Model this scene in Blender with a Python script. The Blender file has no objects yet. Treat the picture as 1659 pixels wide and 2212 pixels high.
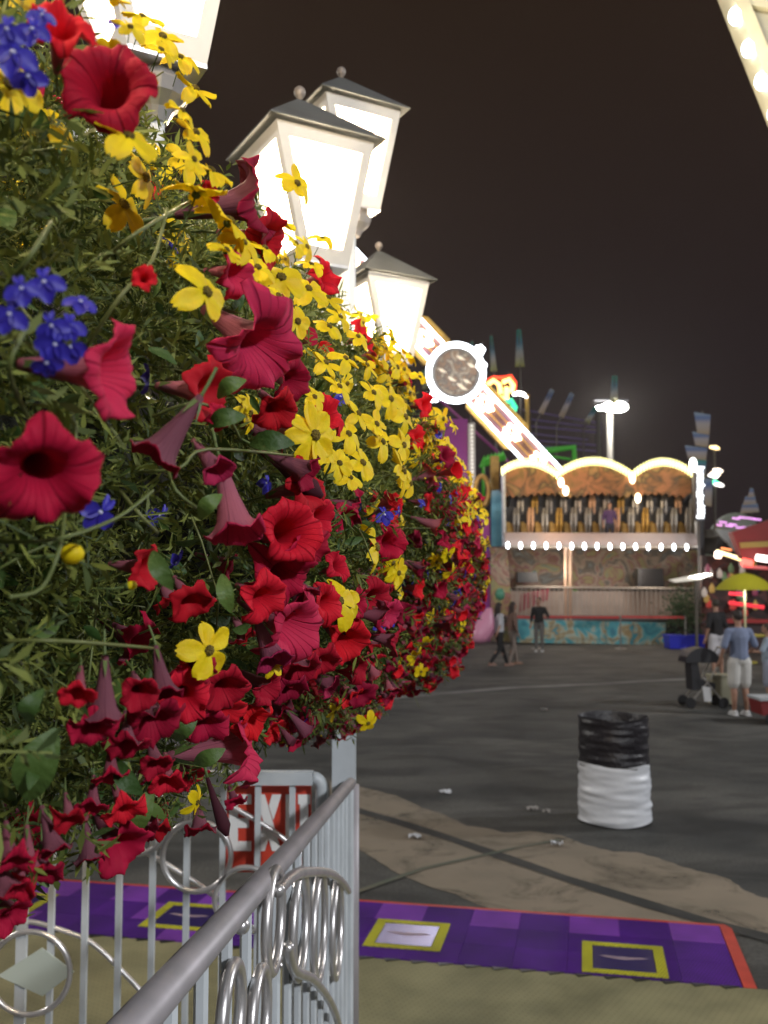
import bpy, bmesh, math, random
import numpy as np
from mathutils import Vector, Matrix, Quaternion, Euler
R = math.radians; PI = math.pi
random.seed(7); rng = np.random.default_rng(7)
sc = bpy.context.scene
COL = sc.collection

# ------------------------------------------------------------ camera, world, lights, exposure
FP, CX, CY = 2085.0, 829.5, 1106.0          # focal length and centre of a 1659 x 2212 picture
CAMZ = 2.2; PITCH = math.atan(148 / FP)
cd = bpy.data.cameras.new('camera'); cam = bpy.data.objects.new('camera', cd); COL.objects.link(cam)
cam.location = (0, 0, CAMZ); cam.rotation_euler = (R(90) + PITCH, 0, 0)
cd.sensor_fit = 'VERTICAL'; cd.sensor_height = 24; cd.lens = FP / 2212 * 24
cd.clip_start = 0.02; cd.clip_end = 900
cd.dof.use_dof = True; cd.dof.focus_distance = 1.0; cd.dof.aperture_fstop = 7.0
sc.camera = cam
w = bpy.data.worlds.new('World'); sc.world = w; w.use_nodes = True
bg = w.node_tree.nodes['Background']; bg.inputs[0].default_value = (.0185, .0128, .0118, 1); bg.inputs[1].default_value = 1.0
_n = w.node_tree.nodes; _l = w.node_tree.links; _t = _n.new('ShaderNodeTexCoord'); _s = _n.new('ShaderNodeSeparateXYZ'); _r = _n.new('ShaderNodeValToRGB')
_e = _r.color_ramp.elements; _e[0].position = 0.0; _e[0].color = (.0150, .0112, .0128, 1); _e[1].position = .55; _e[1].color = (.0160, .0092, .0058, 1)
_m = _e.new(.22); _m.color = (.0128, .0088, .0095, 1)
_l.new(_t.outputs['Generated'], _s.inputs[0]); _l.new(_s.outputs[2], _r.inputs[0]); _l.new(_r.outputs[0], bg.inputs[0])      # sky glow over the fairground, browner overhead
sc.view_settings.view_transform = 'Standard'; sc.view_settings.look = 'None'; sc.view_settings.exposure = 0.3; sc.view_settings.gamma = 1
sc.cycles.use_denoising = True
sc.cycles.sample_clamp_indirect = 4; sc.cycles.max_bounces = 8; sc.cycles.transparent_max_bounces = 12
sc.cycles.caustics_reflective = False; sc.cycles.caustics_refractive = False

def light(name, loc, power, color=(1, 1, 1), radius=.1, kind='POINT', aim=None, angle=None, parent=None):
    l = bpy.data.lights.new(name, kind); l.energy = power; l.color = color
    if kind in ('POINT', 'SPOT'): l.shadow_soft_size = radius
    if kind == 'SUN': l.angle = angle
    if kind == 'SPOT': l.spot_size = angle; l.spot_blend = .5
    o = bpy.data.objects.new(name, l); COL.objects.link(o); o.location = loc
    if aim is not None: o.rotation_euler = (Vector(aim) - Vector(loc)).to_track_quat('-Z', 'Y').to_euler()
    if parent is not None: o.parent = parent; o.location = Vector(loc) - Vector(parent.location)
    return o
# weak glow of the whole fairground from above
light('night_glow', (0, 0, 30), .35, (.95, .97, 1), kind='SUN', angle=R(120), aim=(3, 12, 0))

def ray(px, py):
    x, y, z = (px - CX) / FP, 1.0, -(py - CY) / FP
    c, s = math.cos(PITCH), math.sin(PITCH)
    return Vector((x, y * c - z * s, y * s + z * c))
def P(px, py, Y):
    d = ray(px, py); return Vector((0, 0, CAMZ)) + d * (Y / d.y)
def G(px, py, z=0.0):
    d = ray(px, py); return Vector((0, 0, CAMZ)) + d * ((z - CAMZ) / d.z)
def S(n, Y): return n * Y / FP               # size in metres of n picture units at depth Y

# ------------------------------------------------------------ materials
def mat(name, col=(.5, .5, .5), rough=.5, metal=0, emit=None, es=1, var=None, vscale=8, bump=0, bscale=60, isl=False, trans=0, sample=True, objrand=0, coat=0):
    m = bpy.data.materials.new(name); m.use_nodes = True; nt = m.node_tree; N = nt.nodes; L = nt.links
    b = N['Principled BSDF']; b.inputs['Roughness'].default_value = rough; b.inputs['Metallic'].default_value = metal
    b.inputs['Base Color'].default_value = (*col, 1); b.inputs['Coat Weight'].default_value = coat
    if emit is not None:
        b.inputs['Emission Color'].default_value = (*emit, 1); b.inputs['Emission Strength'].default_value = es
    tc = N.new('ShaderNodeTexCoord'); cs = None
    if var is not None:
        mx = N.new('ShaderNodeMix'); mx.data_type = 'RGBA'
        mx.inputs[6].default_value = (*col, 1); mx.inputs[7].default_value = (*var, 1)
        if isl:
            g = N.new('ShaderNodeNewGeometry'); L.new(g.outputs['Random Per Island'], mx.inputs[0])
        elif objrand:
            g = N.new('ShaderNodeObjectInfo'); L.new(g.outputs['Random'], mx.inputs[0])
        else:
            n = N.new('ShaderNodeTexNoise'); n.inputs['Scale'].default_value = vscale; n.inputs['Detail'].default_value = 6
            L.new(tc.outputs['Object'], n.inputs['Vector'])
            r = N.new('ShaderNodeMapRange'); r.inputs[1].default_value = .35; r.inputs[2].default_value = .65
            L.new(n.outputs['Fac'], r.inputs[0]); L.new(r.outputs[0], mx.inputs[0])
        L.new(mx.outputs[2], b.inputs['Base Color']); cs = mx.outputs[2]
    if bump:
        n2 = N.new('ShaderNodeTexNoise'); n2.inputs['Scale'].default_value = bscale; n2.inputs['Detail'].default_value = 4
        L.new(tc.outputs['Object'], n2.inputs['Vector'])
        bp = N.new('ShaderNodeBump'); bp.inputs['Strength'].default_value = bump; bp.inputs['Distance'].default_value = .01
        L.new(n2.outputs['Fac'], bp.inputs['Height']); L.new(bp.outputs[0], b.inputs['Normal'])
    if trans:
        t = N.new('ShaderNodeBsdfTranslucent'); t.inputs[0].default_value = (*col, 1)
        if cs is not None: L.new(cs, t.inputs[0])
        ms = N.new('ShaderNodeMixShader'); ms.inputs[0].default_value = trans
        L.new(b.outputs[0], ms.inputs[1]); L.new(t.outputs[0], ms.inputs[2]); L.new(ms.outputs[0], N['Material Output'].inputs[0])
    if emit is not None and not sample: m.cycles.emission_sampling = 'NONE'
    return m

def ramp_mat(name, stops, kind='noise', scale=3, rough=.6, interp='LINEAR', bump=0, axis='Z', dist=0, emit=0):
    """several surface colours in a noise pattern, or in bands along one axis"""
    m = bpy.data.materials.new(name); m.use_nodes = True; nt = m.node_tree; N = nt.nodes; L = nt.links
    b = N['Principled BSDF']; b.inputs['Roughness'].default_value = rough
    tc = N.new('ShaderNodeTexCoord'); cr = N.new('ShaderNodeValToRGB'); cr.color_ramp.interpolation = interp
    el = cr.color_ramp.elements
    while len(el) > 1: el.remove(el[-1])
    el[0].position = stops[0][0]; el[0].color = (*stops[0][1], 1)
    for p, c in stops[1:]:
        e = el.new(p); e.color = (*c, 1)
    if kind == 'noise':
        n = N.new('ShaderNodeTexNoise'); n.inputs['Scale'].default_value = scale; n.inputs['Detail'].default_value = 5
        n.inputs['Distortion'].default_value = dist
        L.new(tc.outputs['Object'], n.inputs['Vector']); L.new(n.outputs['Fac'], cr.inputs[0])
    else:
        s = N.new('ShaderNodeSeparateXYZ'); L.new(tc.outputs['Generated'], s.inputs[0]); L.new(s.outputs[axis], cr.inputs[0])
    L.new(cr.outputs[0], b.inputs['Base Color'])
    if emit:
        L.new(cr.outputs[0], b.inputs['Emission Color']); b.inputs['Emission Strength'].default_value = emit; m.cycles.emission_sampling = 'NONE'
    return m

# ------------------------------------------------------------ mesh helpers
class MB:
    def __init__(s): s.v = []; s.f = []; s.m = []; s.n = 0
    def add(s, vs, fs, mi=0):
        s.v.extend([tuple(v) for v in vs]); s.f.extend([tuple(i + s.n for i in f) for f in fs]); s.m.extend([mi] * len(fs)); s.n += len(vs)
        return s
    def box(s, c, d, rot=None, mi=0):
        c = Vector(c); h = Vector(d) / 2
        vs = [Vector((x * h.x, y * h.y, z * h.z)) for x in (-1, 1) for y in (-1, 1) for z in (-1, 1)]
        if rot is not None: vs = [rot @ v for v in vs]
        return s.add([v + c for v in vs], [(0, 1, 3, 2), (4, 6, 7, 5), (0, 4, 5, 1), (2, 3, 7, 6), (0, 2, 6, 4), (1, 5, 7, 3)], mi)
    def tube(s, pts, r, n=8, cap=True, mi=0, closed=False):
        pts = [Vector(p) for p in pts]; k = len(pts)
        rs = r if isinstance(r, (list, tuple)) else [r] * k
        vs = []; fs = []; u = None
        for i, p in enumerate(pts):
            if closed: t = pts[(i + 1) % k] - pts[i - 1]
            else: t = pts[min(i + 1, k - 1)] - pts[max(i - 1, 0)]
            t = t.normalized() if t.length > 1e-9 else Vector((0, 0, 1))
            if u is None:
                u = t.cross(Vector((0, 0, 1)) if abs(t.z) < .9 else Vector((1, 0, 0))).normalized()
            else:
                u = (u - t * u.dot(t)).normalized()
            w_ = t.cross(u)
            for j in range(n):
                a = 2 * PI * (j + .5) / n; vs.append(p + (u * math.cos(a) + w_ * math.sin(a)) * rs[i])
        for i in range(k if closed else k - 1):
            i2 = (i + 1) % k
            for j in range(n):
                j2 = (j + 1) % n; fs.append((i * n + j, i * n + j2, i2 * n + j2, i2 * n + j))
        if cap and not closed: fs.append(tuple(range(n))[::-1]); fs.append(tuple((k - 1) * n + j for j in range(n)))
        return s.add(vs, fs, mi)
    def lathe(s, prof, o=(0, 0, 0), n=16, M=None, mi=0):
        o = Vector(o); vs = []; fs = []; k = len(prof)
        for r, z in prof:
            for j in range(n):
                a = 2 * PI * j / n; v = Vector((r * math.cos(a), r * math.sin(a), z))
                if M is not None: v = M @ v
                vs.append(v + o)
        for i in range(k - 1):
            for j in range(n):
                j2 = (j + 1) % n; fs.append((i * n + j, i * n + j2, (i + 1) * n + j2, (i + 1) * n + j))
        if prof[0][0] > 1e-6: fs.append(tuple(range(n))[::-1])
        if prof[-1][0] > 1e-6: fs.append(tuple((k - 1) * n + j for j in range(n)))
        return s.add(vs, fs, mi)
    def ball(s, c, r, n=10, m=7, mi=0, M=None):
        rr = Vector(r) if not isinstance(r, (int, float)) else Vector((r, r, r)); c = Vector(c)
        vs = []; fs = []
        for i in range(1, m):
            t = PI * i / m
            for j in range(n):
                a = 2 * PI * j / n; v = Vector((rr.x * math.sin(t) * math.cos(a), rr.y * math.sin(t) * math.sin(a), rr.z * math.cos(t)))
                vs.append((M @ v if M is not None else v) + c)
        t_, b_ = Vector((0, 0, rr.z)), Vector((0, 0, -rr.z))
        vs.append((M @ t_ if M is not None else t_) + c); vs.append((M @ b_ if M is not None else b_) + c)
        T, B = len(vs) - 2, len(vs) - 1
        for i in range(m - 2):
            for j in range(n):
                j2 = (j + 1) % n; fs.append((i * n + j, (i + 1) * n + j, (i + 1) * n + j2, i * n + j2))
        for j in range(n):
            j2 = (j + 1) % n; fs.append((T, j, j2)); fs.append((B, (m - 2) * n + j2, (m - 2) * n + j))
        return s.add(vs, fs, mi)
    def prism(s, poly, d, mi=0):
        """poly: 3-D outline, d: thickness vector"""
        poly = [Vector(p) for p in poly]; d = Vector(d); k = len(poly)
        vs = poly + [p + d for p in poly]
        fs = [tuple(range(k)), tuple(range(k, 2 * k))[::-1]] + [(i, i + k, (i + 1) % k + k, (i + 1) % k) for i in range(k)]
        return s.add(vs, fs, mi)
    def limb(s, a, b, ra, rb, n=10):
        a = Vector(a); b = Vector(b); t = (b - a); L = t.length; t = t.normalized() if L > 1e-6 else Vector((0, 0, 1))
        pts = [a - t * ra * c for c in (.98, .7)] + [a, b] + [b + t * rb * c for c in (.7, .98)]
        return s.tube(pts, [ra * .15, ra * .71, ra, rb, rb * .71, rb * .15], n)
    def build(s, name, mats, parent=None, smooth=False, local=False):
        me = bpy.data.meshes.new(name)
        off = Vector((0, 0, 0)); p = parent
        if not local:
            while p is not None: off += Vector(p.location); p = p.parent
        me.from_pydata([tuple(Vector(v) - off) for v in s.v], [], s.f)
        if not isinstance(mats, (list, tuple)): mats = [mats]
        for m in mats: me.materials.append(m)
        if len(mats) > 1: me.polygons.foreach_set('material_index', s.m)
        bm = bmesh.new(); bm.from_mesh(me); bmesh.ops.recalc_face_normals(bm, faces=bm.faces); bm.to_mesh(me); bm.free()
        if smooth: me.polygons.foreach_set('use_smooth', [True] * len(me.polygons))
        me.update()
        o = bpy.data.objects.new(name, me); COL.objects.link(o)
        if parent is not None: o.parent = parent
        return o

def npmesh(name, V, F, mats, parent=None, midx=None, smooth=False):
    """V (n,3) world coords, F (m,4)"""
    off = np.zeros(3); p = parent
    while p is not None: off += np.array(p.location); p = p.parent
    me = bpy.data.meshes.new(name); V = (V - off).astype(np.float32)
    k = F.shape[1]
    me.vertices.add(len(V)); me.vertices.foreach_set('co', V.ravel())
    me.loops.add(len(F) * k); me.loops.foreach_set('vertex_index', F.astype(np.int32).ravel())
    me.polygons.add(len(F)); me.polygons.foreach_set('loop_start', np.arange(0, len(F) * k, k, dtype=np.int32))
    for m in mats: me.materials.append(m)
    if midx is not None: me.polygons.foreach_set('material_index', midx.astype(np.int32))
    if smooth: me.polygons.foreach_set('use_smooth', np.ones(len(F), dtype=bool))
    me.update(calc_edges=True); me.validate()
    o = bpy.data.objects.new(name, me); COL.objects.link(o)
    if parent is not None: o.parent = parent
    return o

def tag(o, label=None, cat=None, group=None, kind=None):
    if label: o['label'] = label
    if cat: o['category'] = cat
    if group: o['group'] = group
    if kind: o['kind'] = kind
    return o
def empty(name, loc, label=None, cat=None, group=None, rz=0):
    o = bpy.data.objects.new(name, None); COL.objects.link(o); o.location = loc; o.rotation_euler = (0, 0, rz); o.empty_display_size = .1
    return tag(o, label, cat, group)
def kids(o): return list(o.children)
def dup(o, loc=None, rz=None, label=None, parent=None):
    c = o.copy(); COL.objects.link(c); c.parent = parent
    if loc is not None: c.location = loc
    if rz is not None: c.rotation_euler = (0, 0, rz)
    if label: c['label'] = label
    for ch in kids(o): dup(ch, parent=c)
    return c
def remeshed(mb, name, m, parent, voxel=.012, sm=6):
    o = mb.build(name, m, parent)
    md = o.modifiers.new('r', 'REMESH'); md.mode = 'VOXEL'; md.voxel_size = voxel
    s_ = o.modifiers.new('s', 'SMOOTH'); s_.factor = .5; s_.iterations = sm
    dg = bpy.context.evaluated_depsgraph_get()
    me = bpy.data.meshes.new_from_object(o.evaluated_get(dg)); old = o.data
    o.modifiers.clear(); o.data = me; me.name = name
    if not me.materials: me.materials.append(m)
    me.polygons.foreach_set('use_smooth', [True] * len(me.polygons)); bpy.data.meshes.remove(old)
    return o

M_white = mat('white_paint', (.62, .66, .69), .4, var=(.50, .53, .55), vscale=6, bump=.05)
M_steel = mat('brushed_steel', (.80, .77, .76), .33, .8, var=(.66, .64, .64), vscale=20)
M_rail = mat('dull_rail', (.40, .37, .39), .5, .35, var=(.33, .31, .32), vscale=12)
M_roofm = mat('grey_roof_metal', (.085, .092, .095), .65, .1, var=(.065, .07, .07), vscale=9)
M_black = mat('black_plastic', (.02, .02, .022), .35)
M_bulbw = mat('bulb_white', (.9, .9, .9), .4, emit=(1, .97, .9), es=9, sample=False)
M_bulby = mat('bulb_warm', (.9, .85, .6), .4, emit=(1, .92, .36), es=3.2, sample=False)
M_bulbc = mat('bulb_cool', (.9, .9, .9), .4, emit=(.86, .92, 1), es=9, sample=False)

# ------------------------------------------------------------ ground
def ground_mat():
    m = bpy.data.materials.new('asphalt'); m.use_nodes = True; nt = m.node_tree; N = nt.nodes; L = nt.links
    b = N['Principled BSDF']; tc = N.new('ShaderNodeTexCoord')
    def noise(scale, det=6, dist=0, sx=1, sy=1):
        mp = N.new('ShaderNodeMapping'); mp.inputs['Scale'].default_value = (sx, sy, 1); L.new(tc.outputs['Object'], mp.inputs[0])
        n = N.new('ShaderNodeTexNoise'); n.inputs['Scale'].default_value = scale; n.inputs['Detail'].default_value = det; n.inputs['Distortion'].default_value = dist
        L.new(mp.outputs[0], n.inputs['Vector']); return n.outputs['Fac']
    cr = N.new('ShaderNodeValToRGB'); e = cr.color_ramp.elements
    e[0].position = .3; e[0].color = (.027, .029, .028, 1); e[1].position = .72; e[1].color = (.110, .106, .094, 1)
    L.new(noise(.55, 7, .6, 1, 1.6), cr.inputs[0])
    cr2 = N.new('ShaderNodeValToRGB'); e = cr2.color_ramp.elements
    e[0].position = .38; e[0].color = (.28, .28, .28, 1); e[1].position = .54; e[1].color = (1, 1, 1, 1)
    L.new(noise(1.1, 10, 1.6, .7, 1.3), cr2.inputs[0])
    mx = N.new('ShaderNodeMix'); mx.data_type = 'RGBA'; mx.blend_type = 'MULTIPLY'; mx.inputs[0].default_value = .6
    L.new(cr.outputs[0], mx.inputs[6]); L.new(cr2.outputs[0], mx.inputs[7])
    cr3 = N.new('ShaderNodeValToRGB'); e = cr3.color_ramp.elements
    e[0].position = .4; e[0].color = (.7, .7, .7, 1); e[1].position = .7; e[1].color = (1.5, 1.5, 1.5, 1)
    L.new(noise(38, 6), cr3.inputs[0])
    mx2 = N.new('ShaderNodeMix'); mx2.data_type = 'RGBA'; mx2.blend_type = 'MULTIPLY'; mx2.inputs[0].default_value = .8
    L.new(mx.outputs[2], mx2.inputs[6]); L.new(cr3.outputs[0], mx2.inputs[7])
    L.new(mx2.outputs[2], b.inputs['Base Color']); b.inputs['Roughness'].default_value = .8
    bp = N.new('ShaderNodeBump'); bp.inputs['Strength'].default_value = .5; bp.inputs['Distance'].default_value = .01
    L.new(noise(120, 3), bp.inputs['Height']); L.new(bp.outputs[0], b.inputs['Normal'])
    return m
g = MB(); g.add([(-400, -60, 0), (400, -60, 0), (400, 500, 0), (-400, 500, 0)], [(0, 1, 2, 3)])
tag(g.build('ground', ground_mat()), kind='structure')

def crop4(x, y): return ((x / 1.1457 + 1000) / 1.4756, (y / 1.1457 + 2200) / 1.4756)
def sheet(name, pts, m, z, jit=0, sub=1):
    out = []
    for i in range(len(pts)):
        a = G(*pts[i], z); b = G(*pts[(i + 1) % len(pts)], z)
        for k in range(sub):
            p = a.lerp(b, k / sub); out.append((p.x + random.uniform(-jit, jit), p.y + random.uniform(-jit, jit), z))
    mb = MB(); mb.add(out, [tuple(range(len(out)))]); return tag(mb.build(name, m), kind='structure')
def rag_mat(name, c1, c2, thr=.5):
    """worn surface with see-through holes in its thin places"""
    m = mat(name, c1, .85, var=c2, vscale=1.4, bump=.25, bscale=70); nt = m.node_tree; N = nt.nodes; L = nt.links
    tc = N.new('ShaderNodeTexCoord'); n = N.new('ShaderNodeTexNoise'); n.inputs['Scale'].default_value = 1.7; n.inputs['Detail'].default_value = 12; n.inputs['Roughness'].default_value = .72; n.inputs['Distortion'].default_value = .8; L.new(tc.outputs['Object'], n.inputs['Vector'])
    mr = N.new('ShaderNodeMapRange'); mr.inputs[1].default_value = .50; mr.inputs[2].default_value = .80; L.new(n.outputs['Fac'], mr.inputs[0])
    tr = N.new('ShaderNodeBsdfTransparent'); ms = N.new('ShaderNodeMixShader'); L.new(mr.outputs[0], ms.inputs[0]); L.new(N['Principled BSDF'].outputs[0], ms.inputs[1]); L.new(tr.outputs[0], ms.inputs[2]); L.new(ms.outputs[0], N['Material Output'].inputs[0])
    return m
M_conc = rag_mat('worn_concrete', (.25, .205, .15), (.19, .158, .115))
up = [(60, 330), (165, 350), (300, 385), (400, 430), (480, 455), (560, 495), (640, 505), (700, 520), (790, 515), (900, 530), (1000, 565), (1100, 590), (1180, 592), (1260, 612), (1330, 640), (1400, 660), (1470, 672), (1520, 690), (1560, 722), (1620, 750), (1659, 762), (1900, 900), (2100, 1010)]
lo = [(2100, 1060), (1900, 985), (1700, 920), (1480, 880), (1200, 862), (800, 838), (700, 815), (600, 782), (500, 740), (420, 715), (330, 680), (240, 630), (165, 580), (80, 520)]
sheet('worn_concrete_strip', [crop4(*p) for p in up + lo], M_conc, .004, .012, 4)
M_dark = mat('tar_seam', (.022, .023, .022), .7, var=(.04, .04, .036), vscale=3)
def band(name, pts, wpx, m, z):
    mb = MB(); a = [G(*crop4(*p), z) for p in pts]; vs = []
    for i, p in enumerate(a):
        t = (a[min(i + 1, len(a) - 1)] - a[max(i - 1, 0)]).normalized(); n = Vector((-t.y, t.x, 0)) * wpx * random.uniform(.85, 1.15)
        vs += [p + n, p - n]
    mb.add(vs, [(2 * i, 2 * i + 1, 2 * i + 3, 2 * i + 2) for i in range(len(a) - 1)])
    return tag(mb.build(name, m), kind='structure')
band('tar_seam_line', [(60, 400), (165, 440), (280, 472), (400, 510), (520, 548), (640, 590), (770, 634), (900, 680), (1075, 736), (1250, 790), (1450, 848), (1659, 903), (1900, 985)], .065, M_dark, .008)
band('green_painted_line', [(100, 760), (170, 730), (400, 650), (640, 597), (760, 570), (900, 545)], .024, mat('faded_green', (.055, .085, .062), .85, var=(.13, .12, .085), vscale=3), .010)
band('pale_painted_line', [(-200, 62), (165, 40), (400, 18), (700, -8), (1000, -22), (1300, -38), (1600, -48)], .16, mat('worn_line_paint', (.22, .22, .21), .85, var=(.11, .105, .10), vscale=1.5), .005)
band('drain_line', [(560, -160), (900, -148), (1300, -132), (1500, -125)], .10, mat('drain_line_paint', (.10, .10, .10), .8), .005)

# purple interlocking floor and olive floor
A0 = G(775, 1952); A1 = G(1553, 2006); ang = math.atan2(A1.y - A0.y, A1.x - A0.x)
ux = Vector((math.cos(ang), math.sin(ang), 0)); uy = Vector((-ux.y, ux.x, 0))       # uy points away from the camera
T = .31; NX = 24
E0 = A1.copy(); E0.z = 0
def mp(i, j, z=0): return E0 - ux * (i * T) - uy * ((3 - j) * T) + Vector((0, 0, z))   # j 0..3 from near edge to far edge
def perfo(name, c, c2, vs=55):
    m = bpy.data.materials.new(name); m.use_nodes = True; nt = m.node_tree; N = nt.nodes; L = nt.links
    b = N['Principled BSDF']; b.inputs['Roughness'].default_value = .65; b.inputs['Specular IOR Level'].default_value = .2
    tc = N.new('ShaderNodeTexCoord'); vo = N.new('ShaderNodeTexVoronoi'); vo.inputs['Scale'].default_value = vs; vo.inputs['Randomness'].default_value = 0
    mpn = N.new('ShaderNodeMapping'); mpn.inputs['Rotation'].default_value = (0, 0, ang + .785); L.new(tc.outputs['Object'], mpn.inputs[0]); L.new(mpn.outputs[0], vo.inputs['Vector'])
    mr = N.new('ShaderNodeMapRange'); mr.inputs[1].default_value = .30; mr.inputs[2].default_value = .38; L.new(vo.outputs['Distance'], mr.inputs[0])
    mx = N.new('ShaderNodeMix'); mx.data_type = 'RGBA'; mx.inputs[6].default_value = (*c2, 1); mx.inputs[7].default_value = (*c, 1)
    L.new(mr.outputs[0], mx.inputs[0])
    n = N.new('ShaderNodeTexNoise'); n.inputs['Scale'].default_value = 2.5; n.inputs['Detail'].default_value = 6; L.new(tc.outputs['Object'], n.inputs['Vector'])
    r2 = N.new('ShaderNodeMapRange'); r2.inputs[1].default_value = .3; r2.inputs[2].default_value = .7; r2.inputs[3].default_value = .62; r2.inputs[4].default_value = 1.1; L.new(n.outputs['Fac'], r2.inputs[0])
    m2 = N.new('ShaderNodeMix'); m2.data_type = 'RGBA'; m2.blend_type = 'MULTIPLY'; m2.inputs[0].default_value = 1
    L.new(mx.outputs[2], m2.inputs[6]); L.new(r2.outputs[0], m2.inputs[7]); L.new(m2.outputs[2], b.inputs['Base Color'])
    return m
M_p1 = perfo('purple_tile', (.080, .009, .24), (.034, .005, .11)); M_p2 = perfo('dark_purple_tile', (.066, .008, .205), (.028, .004, .09))
M_p3 = perfo('violet_tile', (.21, .045, .42), (.09, .025, .2)); M_ye = perfo('yellow_tile', (.52, .50, .03), (.2, .2, .02))
M_ol = perfo('olive_tile', (.25, .235, .13), (.10, .09, .05), 30); M_or = mat('orange_edge', (.50, .05, .03), .5, var=(.4, .035, .02))
mt = empty('interlocking_floor', mp(4, 1.5), 'long purple tiled floor strip with yellow framed squares and orange edging', 'floor mat')
t_all = MB(); random.seed(3)
sq = {(2, 3): 0, (7, 8): 1, (12, 13): 2, (17, 18): 3}
for i in range(NX):
    for j in range(3):
        v = random.random(); mi = 0 if v < .6 else 1
        if j == 2 and i in (0, 2, 4, 6): mi = 2
        if i >= 9 and (i + j) % 2 == 0 and v < .8: mi = 2
        a, b_, c, d = mp(i + 1, j), mp(i, j), mp(i, j + 1), mp(i + 1, j + 1); gp = .004
        cx_ = (a + b_ + c + d) / 4
        q = [cx_ + (p - cx_) * .994 for p in (a, b_, c, d)]
        t_all.prism([p + Vector((0, 0, .002)) for p in q], (0, 0, .014), mi)
t_all.build('tile', [M_p1, M_p2, M_p3], mt)
ed = MB()
ed.prism([mp(NX, 3.02, .001), mp(-.02, 3.02, .001), mp(-.02, 3.15, .001), mp(NX, 3.15, .001)], (0, 0, .012))
ed.prism([mp(-.02, 0, .001), mp(-.24, -.02, .001), mp(-.24, 2.95, .001), mp(-.12, 3.15, .001), mp(-.02, 3.15, .001)], (0, 0, .0125))
ed.build('edging', M_or, mt)
tb = MB()
for k in range(NX * 2):
    tb.prism([mp(k * .5 + .05, -.01, .001), mp(k * .5 + .36, -.02, .001), mp(k * .5 + .30, -.14, .001)], (0, 0, .016))
tb.build('loop_tab', M_black, mt)
M_pic = ramp_mat('logo_sheen', [(.3, (.16, .15, .30)), (.5, (.55, .53, .62)), (.62, (.10, .08, .25))], scale=7, rough=.12)
def sqmark(px, py, kind):
    c = G(px, py); h = .235
    f = MB()
    def q(a, b_, z): return c + ux * a + uy * b_ + Vector((0, 0, z))
    for (x0, x1, y0, y1) in ((-h, h, h - .055, h), (-h, h, -h, -h + .055), (-h, -h + .06, -h + .055, h - .055), (h - .06, h, -h + .055, h - .055)):
        f.prism([q(x0, y0, .0165), q(x1, y0, .0165), q(x1, y1, .0165), q(x0, y1, .0165)], (0, 0, .004))
    fr = f.build('yellow_frame', M_ye, mt)
    p = MB(); k = h - .065
    p.prism([q(-k, -k, .0165), q(k, -k, .0165), q(k, k, .0165), q(-k, k, .0165)], (0, 0, .0025))
    p.build('emblem_tile', mat('emblem_blue', (.03, .02, .10), .3) if kind else mat('emblem_shiny', (.30, .28, .5), .22, .5), fr)
    e = MB()
    for s in (-1, 1):                                     # winged emblem
        e.prism([q(0, -.022, .0195), q(s * .05, -.012, .0195), q(s * .14, .018, .0195), q(s * .10, .030, .0195), q(s * .03, .020, .0195), q(0, .028, .0195)], (0, 0, .001))
    e.build('emblem', mat('emblem_white', (.30, .22, .26), .5), fr)
sqmark(881, 2025, 0); sqmark(1347, 2078, 1); sqmark(405, 1985, 1); sqmark(20, 1957, 1)
ol = MB(); ol.prism([mp(NX + 2, -.02, .001), mp(-1.5, -.02, .001), mp(-4, -12, .001), mp(NX + 2, -12, .001)][::-1], (0, 0, .010))
tag(ol.build('plastic_floor', M_ol), kind='structure')
# raised deck under the railings, out of the frame below
dk = MB(); dk.box((-2.2, .9, .36), (4.2, 4.7, .14)); dk.box((-2.2, 3.1, .15), (4.1, .1, .28)); tag(dk.build('boarding_deck', mat('deck_plate', (.2, .2, .2), .5, .6, bump=.3)), 'raised steel boarding deck beneath the white railings', 'platform')

# ------------------------------------------------------------ street lamps with lanterns
ADIR = Vector((.18, 1, 0)).normalized()
M_frame = mat('lantern_frame', (.66, .65, .62), .5, var=(.54, .54, .53), vscale=10)
def glass_mat():
    m = bpy.data.materials.new('frosted_glass'); m.use_nodes = True; nt = m.node_tree; N = nt.nodes; L = nt.links
    for n in list(N):
        if n.type == 'BSDF_PRINCIPLED': N.remove(n)
    t = N.new('ShaderNodeBsdfTranslucent'); t.inputs[0].default_value = (.97, .82, .60, 1)
    tr = N.new('ShaderNodeBsdfTransparent'); tr.inputs[0].default_value = (1, .95, .86, 1)
    ms = N.new('ShaderNodeMixShader'); ms.inputs[0].default_value = .72; L.new(t.outputs[0], ms.inputs[1]); L.new(tr.outputs[0], ms.inputs[2])
    L.new(ms.outputs[0], N['Material Output'].inputs[0]); return m
M_glass = glass_mat(); M_lbulb = mat('lamp_bulb', (.9, .9, .9), .4, emit=(1, .85, .6), es=60, sample=False)
LP = 90
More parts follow.
